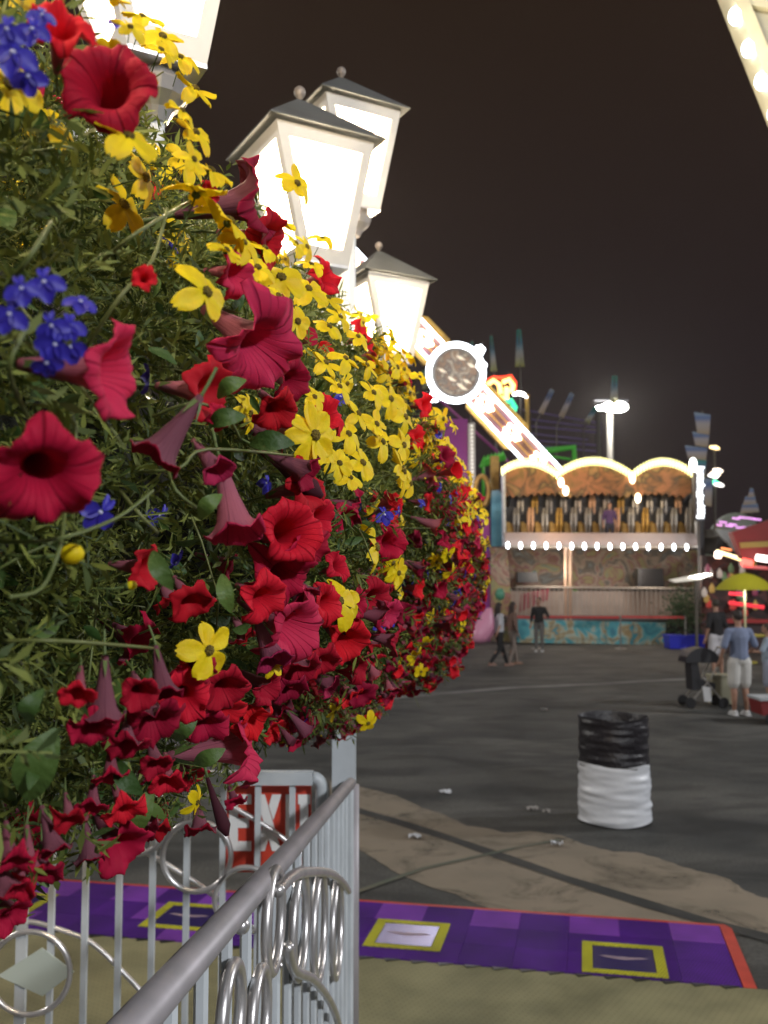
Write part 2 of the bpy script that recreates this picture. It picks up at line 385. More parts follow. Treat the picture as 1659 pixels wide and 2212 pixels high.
def lantern(parent, loc, H=.335, sb=.135, st=.288, rot=R(29)):
    loc = Vector(loc); Rz = Matrix.Rotation(rot, 3, 'Z')
    def q(x, y, z): return loc + Rz @ Vector((x, y, z)) - Vector((.10 * z, 0, 0))
    fr = MB(); gl = []; tk = .012
    for k in range(4):
        Rk = Matrix.Rotation(k * PI / 2, 3, 'Z')
        def fp(u, v, inn=0):           # u in -1..1 of the face, v 0..1 up
            h = (sb + (st - sb) * v) / 2 - inn
            return loc + Rz @ (Rk @ Vector((u * h, -h, v * H))) - Vector((.10 * v * H, 0, 0))
        def strip(u0a, u1a, v0, u0b, u1b, v1):
            a = [fp(u0a, v0), fp(u1a, v0), fp(u1b, v1), fp(u0b, v1)]; b_ = [fp(u0a, v0, tk), fp(u1a, v0, tk), fp(u1b, v1, tk), fp(u0b, v1, tk)]
            fr.add(a + b_, [(0, 1, 2, 3), (7, 6, 5, 4), (0, 4, 5, 1), (1, 5, 6, 2), (2, 6, 7, 3), (3, 7, 4, 0)])
        vb, vt = .115, .895; eb, et = 1 - .042 / sb, 1 - .062 / st
        eb = 1 - .026 / ((sb + (st - sb) * vb) / 2) ; et = 1 - .026 / ((sb + (st - sb) * vt) / 2)
        strip(-1, 1, 0, -1, 1, vb); strip(-1, 1, vt, -1, 1, 1)
        strip(-1, -eb, vb, -1, -et, vt); strip(eb, 1, vb, et, 1, vt)
        g_ = MB(); a = [fp(-eb, vb, .006), fp(eb, vb, .006), fp(et, vt, .006), fp(-et, vt, .006)]; g_.add(a, [(0, 1, 2, 3)]); gl.append(g_)
    lo_ = fr.build('lantern', M_frame, parent)
    for g_ in gl: g_.build('glass_pane', M_glass, lo_)
    rf = MB(); se = st + .05; zt = .145
    a = [q(sx * se / 2, sy * se / 2, H + .004) for sx, sy in ((-1, -1), (1, -1), (1, 1), (-1, 1))]; b_ = [p + Vector((0, 0, .004)) for p in a]; c_ = [q(sx * .012, sy * .012, H + zt) for sx, sy in ((-1, -1), (1, -1), (1, 1), (-1, 1))]
    rf.add(a + b_ + c_, [(0, 1, 5, 4), (1, 2, 6, 5), (2, 3, 7, 6), (3, 0, 4, 7), (4, 5, 9, 8), (5, 6, 10, 9), (6, 7, 11, 10), (7, 4, 8, 11), (8, 9, 10, 11), (3, 2, 1, 0)])
    rf.build('lantern_roof', [M_roofm], lo_)
    fi = MB(); fi.lathe([(.006, 0), (.005, .012), (.010, .016), (.015, .024), (.0165, .032), (.014, .041), (.007, .047), (0.0001, .049)], q(0, 0, H + zt - .004)); fi.build('finial', mat('finial_grey', (.24, .21, .19), .5, .3), lo_, smooth=True)
    bs = MB(); bs.add([q(x * sb / 2, y * sb / 2, z) for z in (-.008, 0) for x, y in ((-1, -1), (1, -1), (1, 1), (-1, 1))], [(0, 1, 2, 3), (7, 6, 5, 4), (0, 4, 5, 1), (1, 5, 6, 2), (2, 6, 7, 3), (3, 7, 4, 0)])
    bs.lathe([(.02, -.09), (.03, -.07), (.052, -.05), (.06, -.03), (.045, -.008)], loc); bs.build('lantern_base', M_steel, lo_)
    bu = MB(); bu.ball(q(0, 0, .15), (.022, .022, .04)); bu.build('bulb', M_lbulb, lo_, smooth=True)
    light('lantern_light', q(0, 0, .165), LP, (1, .84, .64), .055, parent=parent)
    return lo_
def street_lamp(base, label):
    t = empty('street_lamp', base, label, 'street lamp', 'lantern lamps along the flower row'); b = Vector(base)
    p = MB(); p.box(b + Vector((0, 0, 1.56)), (.078, .078, 3.12)); p.lathe([(.036, 3.12), (.036, 3.40), (.03, 3.43)], b); p.lathe([(.12, 0), (.12, .06), (.075, .09), (.075, .2), (.056, .24)], b)
    p.build('post', M_white, t)
    for s in (-1, 1):
        e = b + Vector((.160, .68, 3.10)) if s > 0 else b + Vector((-.055, -.68, 3.06))
        a = MB(); f0 = b + Vector((0, 0, 2.90)); a.tube([f0.lerp(Vector((e.x, e.y, b.z + 2.97)), k / 10) + Vector((0, 0, -.08 * math.sin(PI * k / 10))) for k in range(11)] + [e + Vector((0, 0, -.07))], .016, 10); a.build('arm', M_white, t, smooth=True)
        lantern(t, e)
    lantern(t, b + Vector((.030, 0, 3.49)))
    return t
street_lamp((-.134, 3.3, 0), 'white lamp post with three glowing lanterns in the middle of the picture')
street_lamp((-.551, .92, -.03), 'near lamp post whose lantern is cut by the top edge above the flowers')
sr = MB(); sr.tube([(-.68, .0, 2.5), (-.536, .92, 2.5), (-.134, 3.3, 2.5)], .018); tag(sr.build('hanging_bar', M_white), 'white bar hidden in the flowers that carries the baskets', 'bar')

# ------------------------------------------------------------ flowers
YE = 3.48; RT = .455
def axs(Y): return max(0.0, (min(Y, YE) - 1.7) / 1.78)
AX = lambda Y: Vector((-.71 + .18 * Y + .08 * axs(Y), Y, 2.33 - .11 * axs(Y)))
RR = lambda Y: RT - .09 * axs(Y)
def petal_mat(name, front, vein, back=False, tr=.42):
    m = bpy.data.materials.new(name); m.use_nodes = True; nt = m.node_tree; N = nt.nodes; L = nt.links
    b = N['Principled BSDF']; b.inputs['Roughness'].default_value = .7; b.inputs['Specular IOR Level'].default_value = .25
    tc = N.new('ShaderNodeTexCoord'); s = N.new('ShaderNodeSeparateXYZ'); L.new(tc.outputs['Object'], s.inputs[0])
    at = N.new('ShaderNodeMath'); at.operation = 'ARCTAN2'; L.new(s.outputs[1], at.inputs[0]); L.new(s.outputs[0], at.inputs[1])
    def vn(k, wdt):
        mu = N.new('ShaderNodeMath'); mu.operation = 'MULTIPLY'; mu.inputs[1].default_value = k / 2; L.new(at.outputs[0], mu.inputs[0])
        si = N.new('ShaderNodeMath'); si.operation = 'SINE'; L.new(mu.outputs[0], si.inputs[0])
        ab = N.new('ShaderNodeMath'); ab.operation = 'ABSOLUTE'; L.new(si.outputs[0], ab.inputs[0])
        mr = N.new('ShaderNodeMapRange'); mr.inputs[1].default_value = 0; mr.inputs[2].default_value = wdt; mr.inputs[3].default_value = 1; mr.inputs[4].default_value = 0; L.new(ab.outputs[0], mr.inputs[0]); return mr.outputs[0]
    v1 = vn(5, .12); v2 = vn(25, .30)
    hv = N.new('ShaderNodeMath'); hv.operation = 'MULTIPLY'; hv.inputs[1].default_value = .26; L.new(v2, hv.inputs[0])
    mxv = N.new('ShaderNodeMath'); mxv.operation = 'MAXIMUM'; L.new(v1, mxv.inputs[0]); L.new(hv.outputs[0], mxv.inputs[1])
    ln = N.new('ShaderNodeVectorMath'); ln.operation = 'LENGTH'; cm = N.new('ShaderNodeCombineXYZ'); L.new(s.outputs[0], cm.inputs[0]); L.new(s.outputs[1], cm.inputs[1]); L.new(cm.outputs[0], ln.inputs[0])
    th = N.new('ShaderNodeMapRange'); th.inputs[1].default_value = .12; th.inputs[2].default_value = .34; th.inputs[3].default_value = .85; th.inputs[4].default_value = 0; L.new(ln.outputs['Value'], th.inputs[0])
    hv2 = N.new('ShaderNodeMath'); hv2.operation = 'MULTIPLY'; hv2.inputs[1].default_value = .6; L.new(mxv.outputs[0], hv2.inputs[0])
    tot = N.new('ShaderNodeMath'); tot.operation = 'MAXIMUM'; L.new(hv2.outputs[0], tot.inputs[0]); L.new(th.outputs[0], tot.inputs[1])
    mx = N.new('ShaderNodeMix'); mx.data_type = 'RGBA'; mx.inputs[6].default_value = (*front, 1); mx.inputs[7].default_value = (*vein, 1); L.new(tot.outputs[0] if not back else hv2.outputs[0], mx.inputs[0])
    oi = N.new('ShaderNodeObjectInfo'); hs = N.new('ShaderNodeHueSaturation')
    r1 = N.new('ShaderNodeMapRange'); r1.inputs[3].default_value = .486; r1.inputs[4].default_value = .500; L.new(oi.outputs['Random'], r1.inputs[0]); L.new(r1.outputs[0], hs.inputs['Hue'])
    r2 = N.new('ShaderNodeMapRange'); r2.inputs[3].default_value = .7; r2.inputs[4].default_value = 1.2; L.new(oi.outputs['Random'], r2.inputs[0]); L.new(r2.outputs[0], hs.inputs['Value'])
    L.new(mx.outputs[2], hs.inputs['Color']); L.new(hs.outputs[0], b.inputs['Base Color'])
    bp = N.new('ShaderNodeBump'); bp.inputs['Strength'].default_value = .45; bp.inputs['Distance'].default_value = .03; L.new(mxv.outputs[0], bp.inputs['Height']); L.new(bp.outputs[0], b.inputs['Normal']); bp.invert = True
    t = N.new('ShaderNodeBsdfTranslucent'); L.new(hs.outputs[0], t.inputs[0])
    ms = N.new('ShaderNodeMixShader'); ms.inputs[0].default_value = tr; L.new(b.outputs[0], ms.inputs[1]); L.new(t.outputs[0], ms.inputs[2]); L.new(ms.outputs[0], N['Material Output'].inputs[0])
    return m
PM = [(petal_mat('petunia_red', (.80, .014, .022), (.30, .003, .007)), petal_mat('petunia_red_back', (.40, .11, .14), (.22, .04, .06), True)),
      (petal_mat('petunia_crimson', (.56, .010, .020), (.18, .002, .008)), petal_mat('petunia_crimson_back', (.34, .11, .14), (.18, .04, .06), True)),
      (petal_mat('petunia_magenta', (.70, .035, .10), (.30, .006, .04)), petal_mat('petunia_magenta_back', (.46, .14, .19), (.25, .05, .09), True))]
M_cal = mat('calyx_green', (.07, .12, .025), .6, var=(.12, .15, .04), vscale=30)
def petunia_mesh(seed, cm, bell=0.0):
    """trumpet of unit limb radius 1, facing +Z, limb at z = 0, tube reaching to z = -2"""
    rnd = np.random.default_rng(seed); NA = 50
    prof = [(.005, -1.80), (.10, -1.75), (.14, -1.5), (.19, -1.1), (.25, -.7), (.33, -.35), (.46, -.12), (.62, 0.0), (.80, .03), (.92, -.01), (1.0, -.08)]
    if bell: prof = [(r * (1 - bell * .35 * max(0, r - .3)), z + (bell * .55 * max(0, r - .3))) for r, z in prof]
    th = np.arange(NA) * 2 * PI / NA; ph = rnd.uniform(0, 6.28, 6); amp = rnd.uniform(.3, 2.0, 5)
    V = []
    for i, (r, z) in enumerate(prof):
        k = max(0, (r - .35) / .65)
        lobe = np.cos(5 * th); A = np.interp(th, np.linspace(0, 2 * PI, 6), np.append(amp, amp[0]))
        rr = r * (1 + k * k * (.10 * lobe + .03 * np.sin(17 * th + ph[0]) + .035 * np.sin(9 * th + ph[1]) + .05 * np.sin(2 * th + ph[2])))
        rr = rr * (1 + .06 * k * (np.maximum(0, lobe) ** 6) )
        zz = z + k * k * (.16 * A * -np.cos(5 * th) + .07 * np.sin(11 * th + ph[3]) + .20 * np.sin(2 * th + ph[4]) + .06 * np.sin(7 * th + ph[2]) + .05 * np.sin(21 * th + ph[5]))
        V.append(np.stack([rr * np.cos(th), rr * np.sin(th), zz], 1))
    V = np.array(V); n = len(prof); nrm_off = .014
    inner = V.reshape(-1, 3); outer = inner.copy(); outer[:, 2] -= .028; outer[:, :2] *= 1.0; tubepart = np.repeat(np.array([p[0] < .4 for p in prof]), NA); outer[tubepart, :2] *= 1.08
    F = []; mi = []
    for i in range(n - 1):
        for j in range(NA):
            j2 = (j + 1) % NA; F.append((i * NA + j, i * NA + j2, (i + 1) * NA + j2, (i + 1) * NA + j)); mi.append(0)
    o = n * NA
    for i in range(n - 1):
        for j in range(NA):
            j2 = (j + 1) % NA; F.append((o + i * NA + j, o + (i + 1) * NA + j, o + (i + 1) * NA + j2, o + i * NA + j2)); mi.append(1)
    for j in range(NA):
        j2 = (j + 1) % NA; F.append(((n - 1) * NA + j, (n - 1) * NA + j2, o + (n - 1) * NA + j2, o + (n - 1) * NA + j)); mi.append(0)
    V2 = np.concatenate([inner, outer]); base = len(V2); ex = []
    for q in range(5):            # calyx
        a = q * 2 * PI / 5; c, s_ = math.cos(a), math.sin(a); w_ = .07
        ex += [(-s_ * w_, c * w_, -1.85), (s_ * w_, -c * w_, -1.85), (c * .22 + s_ * w_, s_ * .22 - c * w_, -1.45), (c * .22 - s_ * w_, s_ * .22 + c * w_, -1.45), (c * .42, s_ * .42, -1.0), (c * .42, s_ * .42, -.98)]
        F += [(base, base + 1, base + 2, base + 3), (base + 3, base + 2, base + 4, base + 5)]; mi += [2, 2]; base += 6
    # stamens in the throat and stem
    mb = MB(); mb.tube([(0, 0, -1.8), (.02, .03, -2.2), (.0, .12, -2.7)], .05, 6); off = len(V2) + len(ex)
    V3 = np.concatenate([V2, np.array(ex), np.array(mb.v)]); F4 = [f for f in F]
    for f in mb.f:
        if len(f) == 4: F4.append(tuple(i + off for i in f)); mi.append(2)
    me_o = npmesh('petunia_flower', V3, np.array(F4), [*cm, M_cal], None, np.array(mi), True)
    me = me_o.data; bpy.data.objects.remove(me_o); return me
PET = [[petunia_mesh(s * 7 + c, PM[c], (0, .25, -.2, .45, .1)[s]) for s in range(5)] + [petunia_mesh(50 + s + c, PM[c], 1.0 + .25 * s) for s in range(2)] for c in range(3)]

M_yel = mat('daisy_yellow', (.95, .78, .006), .6, var=(.92, .66, .004), vscale=1.2, trans=.35, bump=.12, bscale=5)
M_yc = mat('daisy_centre', (.30, .20, .015), .8, var=(.14, .11, .02), vscale=9, bump=.9, bscale=14)
def daisy_mesh(seed, npet=5):
    rnd = random.Random(seed); mb = MB()
    for q in range(npet):
        a = q * 2 * PI / npet + rnd.uniform(-.12, .12); L_ = rnd.uniform(.85, 1.05); W_ = rnd.uniform(.34, .43) * (5 / npet) ** .6; dr = rnd.uniform(-.55, .2); tw = rnd.uniform(-.35, .35); cp = rnd.uniform(.05, .2)
        vs = []; NS = 9; NW = 4
        for i in range(NS):
            u = i / (NS - 1); wd = W_ * (.32 + .68 * math.sin(PI * min(.5, u * .75)) ) * (1, 1, 1, 1, 1, 1, .95, .78, .42)[i]
            for j in range(NW + 1):
                v = j / NW * 2 - 1; x = .12 + u * L_ * (1 - .06 * abs(v) ** 2 - (.05 if (i == NS - 1 and j in (1, 3)) else 0)); y = v * wd
                z = dr * u * u + cp * (v * v - .4) * math.sin(PI * u) - .04 * math.cos(v * 6) + tw * v * u * .3
                vs.append(Vector((x * math.cos(a) - y * math.sin(a), x * math.sin(a) + y * math.cos(a), z)))
        n0 = len(vs); vs += [v - Vector((0, 0, .02)) for v in vs]
        fs = []
        for i in range(NS - 1):
            for j in range(NW):
                k = i * (NW + 1) + j; fs.append((k, k + 1, k + NW + 2, k + NW + 1)); fs.append((n0 + k, n0 + k + NW + 1, n0 + k + NW + 2, n0 + k + 1))
        mb.add(vs, fs, 0)
    mb.ball((0, 0, .04), (.19, .19, .11), 12, 6, 1)
    for k in range(22):
        a = k * 2.4; r = .17 * math.sqrt(k / 22); mb.ball((r * math.cos(a), r * math.sin(a), .12 - r * .3), (.03, .03, .06), 5, 4, 1)
    mb.ball((0, 0, -.12), (.15, .15, .12), 8, 5, 2); mb.tube([(0, 0, -.2), (.03, .0, -.8), (.15, 0, -1.6)], .03, 5, mi=2)
    o = mb.build('yellow_daisy', [M_yel, M_yc, M_cal], None, True); me = o.data; bpy.data.objects.remove(o); return me
DAI = [daisy_mesh(i, (5, 5, 6, 5, 8)[i]) for i in range(5)]
M_blu = mat('lobelia_blue', (.055, .045, .50), .5, var=(.035, .02, .34), vscale=1, trans=.25); M_bluc = mat('lobelia_eye', (.5, .5, .7), .5)
def lobelia_mesh(seed):
    rnd = random.Random(seed); mb = MB()
    for a, L_, W_ in ((-PI / 2, 1, .42), (-PI / 2 - 1.05, .95, .40), (-PI / 2 + 1.05, .95, .40), (PI / 2 - .35, .7, .16), (PI / 2 + .35, .7, .16)):
        a += rnd.uniform(-.1, .1); vs = []
        for i in range(6):
            u = i / 5; wd = W_ * math.sin(PI * (.08 + u * .82)) ** .8
            for v in (-1, -.5, 0, .5, 1):
                x = .05 + u * L_; y = v * wd; z = -.25 * u * u * rnd.uniform(.7, 1.3) + .1 * v * v
                vs.append((x * math.cos(a) - y * math.sin(a), x * math.sin(a) + y * math.cos(a), z))
        mb.add(vs, [(i * 5 + j, i * 5 + j + 1, i * 5 + j + 6, i * 5 + j + 5) for i in range(5) for j in range(4)])
    mb.ball((0, -.1, .05), (.13, .1, .08), 8, 5, 1); mb.tube([(0, 0, 0), (0, 0, -.5), (0, .1, -1.2)], [.1, .07, .03], 6, mi=2)
    o = mb.build('lobelia_flower', [M_blu, M_bluc, M_cal], None, True); me = o.data; bpy.data.objects.remove(o); return me
LOB = [lobelia_mesh(i) for i in range(3)]
BUD = []
b_ = MB(); b_.ball((0, 0, 0), (.5, .5, .62), 10, 8); b_.ball((0, 0, -.35), (.42, .42, .4), 10, 6, 1); b_.tube([(0, 0, -.6), (.1, 0, -2), (.5, 0, -3.5)], .1, 5, mi=1)
o = b_.build('daisy_bud', [M_yel, M_cal], None, True); BUD.append(o.data); bpy.data.objects.remove(o)
b_ = MB(); b_.tube([(0, 0, .9), (0, 0, .5), (.02, 0, 0), (0, .02, -.7), (0, 0, -1.6)], [.08, .30, .26, .15, .08], 10); b_.tube([(0, 0, -1.5), (.1, 0, -2.2)], .06, 6, mi=1)
o = b_.build('petunia_bud', [petal_mat('bud_maroon', (.13, .03, .04), (.06, .01, .02), True), M_cal], None, True); BUD.append(o.data); bpy.data.objects.remove(o)

BY = [.20, 1.05, 1.90, 2.75, 3.48]
BL = ['nearest flower basket filling the left side with large red petunias and blue lobelia', 'second flower basket with red trumpets in front of the front lantern',
      'middle flower basket with a thick band of yellow daisies beneath the lanterns', 'fourth flower basket, red and yellow, just before the lamp post', 'farthest flower basket, a small-looking red mass beyond the lamp post']
BK = [empty('flower_basket', AX(y), l, 'flower basket', 'flower baskets along the lamp row') for y, l in zip(BY, BL)]
def basket_of(Y): return min(range(5), key=lambda i: abs(BY[i] - Y))
def axis_info(p):
    c = AX(max(-.6, min(YE, p.y))); return c, p - c
def lump(p): return .030 * math.sin(p.y * 7.4 + p.z * 5) + .022 * math.sin(p.z * 13 + p.x * 9 + p.y * 4)
def hit(px, py, extra=0.0):
    d = ray(px, py); o_ = Vector((0, 0, CAMZ)); t = .12; best = (9, None)
    while t < 4.6:
        p = o_ + d * t; c, r = axis_info(p); q = r.length - (RR(p.y) + extra)
        if q < best[0]: best = (q, p.copy())
        if q < 0: return p
        t += .01
    return best[1]
def rotmats(d, spin):
    z = d / np.linalg.norm(d, axis=1, keepdims=True); up_ = np.where(np.abs(z[:, 2:3]) > .9, np.array([[1., 0, 0]]), np.array([[0, 0, 1.]]))
    x = np.cross(up_, z); x /= np.linalg.norm(x, axis=1, keepdims=True); y = np.cross(z, x); c, s = np.cos(spin)[:, None], np.sin(spin)[:, None]
    return np.stack([x * c + y * s, -x * s + y * c, z], 2)
cnt = {}
def put(mesh, name, p, nrm, size, spin=None, bi=None):
    i = basket_of(p.y) if bi is None else bi; par = BK[i]
    cnt[(i, name)] = cnt.get((i, name), 0) + 1
    o = bpy.data.objects.new(name, mesh); COL.objects.link(o); o.parent = par
    q = Vector(nrm).normalized().to_track_quat('Z', 'Y'); q = q @ Quaternion((0, 0, 1), random.uniform(0, 6.28) if spin is None else spin)
    o.rotation_mode = 'QUATERNION'; o.rotation_quaternion = q; o.scale = (size,) * 3; o.location = Vector(p) - Vector(par.location)
    return o
def scr(dx, dy, tc):      # direction given as picture right, picture up, towards the camera
    return Vector((dx, -tc, dy))
random.seed(11)
# flowers recognisable in the photograph: kind, colour, x, y, across, facing
HP = [('p', 0, 85, 1015, 250, (.45, -.45, .8)), ('p', 2, 205, 800, 250, (.95, -.15, .15)), ('p', 1, 235, 205, 230, (.2, .1, 1)), ('p', 1, 520, 440, 205, (.9, .2, -.1)),
      ('p', 2, 545, 735, 235, (.75, -.45, .35)), ('b', 2, 500, 1105, 180, (.25, -.95, .25)), ('p', 0, 615, 1150, 165, (.55, .1, .8)), ('p', 2, 615, 1345, 190, (.7, -.35, .45)),
      ('b', 1, 365, 950, 170, (-.5, -.75, .2)), ('p', 2, 500, 1615, 190, (.85, .15, -.1)), ('b', 1, 225, 1510, 130, (.0, -1, .2)), ('p', 1, 330, 1545, 140, (.4, -.7, .6)),
      ('p', 0, 395, 1500, 120, (.3, -.2, .9)), ('p', 0, 605, 1235, 160, (.5, -.4, .6)), ('p', 0, 695, 600, 90, (.7, .1, .5)), ('p', 1, 560, 520, 150, (.8, -.2, .2)), ('p', 0, 130, 75, 150, (.4, .4, .7)),
      ('p', 0, 310, 602, 56, (.3, .1, .9)), ('p', 0, 20, 1850, 110, (.2, -.8, .5)), ('b', 1, 110, 1810, 100, (.3, -.9, .3)), ('p', 0, 15, 1965, 110, (.5, -.5, .5)), ('b', 1, 190, 1830, 90, (.2, -1, .2)),
      ('p', 0, 265, 1745, 95, (.5, -.6, .5)), ('p', 0, 360, 1680, 90, (.3, -.6, .6)), ('b', 2, 455, 1000, 110, (.6, -.6, .3)), ('p', 0, 740, 1380, 120, (.6, -.3, .6)), ('p', 0, 725, 1225, 70, (.7, .3, .5)),
      ('p', 1, 480, 1480, 120, (.4, -.4, .6)), ('p', 1, 640, 1430, 120, (.4, -.7, .4)), ('p', 0, 450, 420, 60, (.8, .3, .5)), ('p', 1, 650, 1050, 130, (.7, .1, .5)), ('b', 1, 640, 1010, 120, (.8, -.5, .2)),
      ('p', 0, 700, 900, 100, (.6, .2, .7)), ('p', 1, 590, 880, 110, (.5, -.5, .5)), ('p', 0, 835, 1170, 90, (.6, 0, .7)), ('p', 1, 800, 1290, 90, (.6, -.2, .6)), ('p', 0, 40, 690 + 560, 0, (0, 0, 1)),
      ('y', 0, 262, 330, 165, (.55, .75, .5)), ('y', 1, 420, 645, 150, (.8, .3, .35)), ('y', 2, 408, 215, 110, (.5, .6, .4)), ('y', 0, 405, 310, 105, (.6, .5, .5)), ('y', 3, 385, 150, 90, (.3, .6, .5)),
      ('y', 0, 300, 65, 100, (.3, .7, .5)), ('y', 1, 345, 105, 110, (.4, .6, .6)), ('y', 4, 230, 30, 90, (.3, .7, .5)), ('y', 0, 225, 130, 90, (.2, .5, -.6)), ('y', 2, 415, 445, 150, (.3, .9, .1)), ('y', 1, 475, 500, 140, (.7, .7, .1)),
      ('y', 3, 600, 620, 130, (.4, .6, .6)), ('y', 0, 655, 640, 100, (.5, .5, .6)), ('y', 1, 627, 700, 90, (.6, .0, .7)), ('y', 2, 628, 408, 95, (.6, .3, .5)), ('y', 4, 662, 945, 145, (.75, .1, .6)),
      ('y', 1, 795, 1185, 115, (.95, .1, .25)), ('y', 0, 430, 1405, 135, (.8, .1, .5)), ('y', 3, 722, 1305, 120, (.5, .3, .7)), ('y', 2, 575, 1440, 60, (.6, .3, .6)), ('y', 0, 855, 1020, 110, (.95, .2, .3)),
      ('y', 1, 405, 1725, 70, (.9, -.2, .1)), ('y', 0, 600, 500, 80, (.4, .8, .3)), ('y', 3, 560, 560, 90, (.5, .8, .3)), ('y', 2, 690, 800, 80, (.5, .5, .5)), ('y', 0, 690, 530, 60, (.4, .8, .4)), ('y', 1, 740, 950, 90, (.6, .5, .5)),
      ('y', 0, 770, 1010, 95, (.6, .4, .5)), ('y', 3, 745, 1045, 70, (.5, .5, .5)), ('y', 2, 800, 925, 80, (.7, .4, .5)), ('y', 4, 620, 1370, 50, (.3, .3, .8)),
      ('y', 1, 375, 265, 85, (.6, .6, .4)), ('y', 0, 440, 395, 110, (.6, .8, .2)), ('y', 3, 505, 545, 115, (.7, .6, .3)), ('y', 2, 335, 135, 80, (.5, .6, .5)), ('y', 0, 545, 600, 95, (.5, .6, .5)), ('y', 1, 585, 655, 80, (.6, .4, .6)), ('y', 4, 470, 565, 90, (.6, .6, .4)), ('y', 2, 395, 360, 85, (.8, .3, .4)), ('y', 0, 275, 90, 80, (.4, .5, .6)), ('y', 1, 300, 185, 70, (.5, .3, .7)), ('y', 0, 560, 650, 70, (.5, .5, .5)), ('y', 3, 725, 700, 70, (.5, .6, .5)), ('y', 1, 765, 740, 65, (.5, .6, .5)), ('y', 2, 700, 660, 75, (.5, .7, .4)), ('y', 0, 665, 590, 70, (.4, .8, .4)),
      ('p', 0, 200, 1565, 110, (.3, -.6, .6)), ('p', 1, 275, 1600, 100, (.2, -.7, .5)), ('b', 1, 350, 1470, 110, (.2, -.9, .3)), ('p', 0, 440, 1560, 110, (.5, -.5, .5)), ('p', 1, 300, 1490, 100, (.3, -.4, .7)), ('p', 0, 170, 1490, 90, (.1, -.6, .6)), ('p', 1, 420, 1440, 90, (.4, -.3, .7)), ('p', 0, 540, 1550, 110, (.6, -.5, .4)), ('p', 1, 565, 1480, 100, (.6, -.4, .4)),
      ('p', 0, 240, 1665, 90, (.2, -.8, .4)), ('p', 1, 335, 1640, 90, (.4, -.6, .5)), ('b', 0, 60, 1850, 90, (.1, -.9, .3)), ('p', 1, 95, 1880, 90, (.3, -.7, .5)), ('p', 0, 40, 1910, 90, (.2, -.5, .7)), ('b', 1, 10, 1900, 100, (.4, -.8, .3)), ('p', 1, 150, 1765, 80, (.2, -.7, .5)), ('p', 0, 200, 1730, 80, (.2, -.8, .5)),
      ('p', 0, 682, 1120, 95, (.7, 0, .5)), ('p', 1, 662, 1185, 100, (.6, -.2, .6)), ('p', 0, 560, 1290, 120, (.5, -.3, .6)), ('b', 2, 580, 1400, 120, (.5, -.8, .3)), ('p', 0, 700, 1300, 90, (.6, -.1, .6)), ('p', 1, 690, 1425, 95, (.5, -.5, .5)), ('p', 1, 620, 1480, 95, (.5, -.6, .4)), ('p', 0, 480, 1535, 100, (.5, -.5, .5)), ('b', 1, 640, 1270, 110, (.7, -.7, .2)), ('p', 0, 765, 1300, 70, (.6, 0, .5)), ('p', 1, 770, 1440, 75, (.5, -.4, .5)),
      ('p', 1, 620, 820, 110, (.6, -.3, .5)), ('p', 0, 470, 900, 60, (.6, 0, .7)), ('p', 2, 500, 590, 110, (.7, -.2, .4)),
      ('y', 0, 832, 868, 85, (.7, .3, .5)), ('y', 1, 862, 905, 85, (.8, .2, .4)), ('y', 3, 700, 722, 80, (.5, .6, .5)), ('y', 0, 795, 858, 75, (.6, .4, .5)), ('y', 2, 760, 905, 80, (.6, .4, .5)), ('y', 1, 812, 962, 90, (.7, .3, .5)), ('y', 0, 858, 965, 85, (.8, .2, .3)), ('y', 3, 872, 1045, 75, (.9, .0, .3)), ('y', 4, 722, 1012, 80, (.5, .4, .6)), ('y', 0, 720, 850, 80, (.5, .5, .5)), ('y', 1, 735, 790, 80, (.5, .6, .5)), ('y', 2, 780, 800, 70, (.6, .5, .4)), ('y', 0, 665, 870, 70, (.5, .3, .6)), ('y', 1, 740, 1310, 90, (.6, .1, .6)), ('y', 0, 690, 990, 60, (.5, .4, .6)),
      ('l', 1, 45, 620, 85, (.2, .1, 1)), ('l', 2, 150, 745, 85, (.3, -.3, .8)), ('l', 0, 110, 700, 85, (.1, -.1, 1)), ('l', 1, 70, 60, 90, (.1, .2, 1)), ('l', 2, 15, 60, 90, (.3, .1, 1)), ('l', 0, 95, 605, 95, (.1, .1, 1)), ('l', 1, 22, 675, 95, (.1, .1, 1)), ('l', 2, 120, 740, 90, (.2, -.2, .8)), ('l', 0, 30, 110, 120, (.1, .2, 1)), ('l', 1, 60, 160, 90, (.2, -.3, .8)), ('l', 2, 175, 650, 80, (.3, .6, .5)),
      ('l', 0, 100, 780, 80, (.2, -.5, .6)), ('l', 1, 250, 45 + 0, 40, (.2, .3, .8)), ('l', 1, 90, 30, 70, (.3, .2, .8)), ('l', 2, 735, 855, 45, (.4, .3, .8)), ('l', 0, 150, 700, 80, (.4, .2, .8)), ('l', 0, 830, 1110, 50, (.4, .3, .8)), ('l', 0, 820, 1350, 36, (.4, .1, .8)), ('l', 1, 820, 1270, 36, (.4, .1, .8))]
taken = []
for kd, c, px, py, sz, fc in HP:
    if not sz: continue
    p = hit(px, py, .035); rr = S(sz, p.y) / 2; taken.append((px, py, sz * .45))
    n = scr(*fc) + Vector((random.uniform(-.08, .08),) * 3)
    if kd in 'pb': put(PET[c][random.randrange(5) if kd == 'p' else 5 + random.randrange(2)], 'petunia_flower', p + n.normalized() * rr * .3, n, rr * .96)
    elif kd == 'y': put(DAI[c], 'yellow_daisy', p + n.normalized() * .01, n, rr * .95)
    else: put(LOB[c], 'lobelia_flower', p, n, rr, spin=random.uniform(-.3, .3) + PI * 0)
put(BUD[1], 'petunia_bud', hit(475, 1760, .02), scr(.35, -.9, .1), .030); put(BUD[0], 'daisy_bud', hit(155, 1197, .02), scr(.9, .1, .3), .011)
put(BUD[1], 'petunia_bud', hit(645, 1035, .03), scr(.8, -.6, .2), .030)

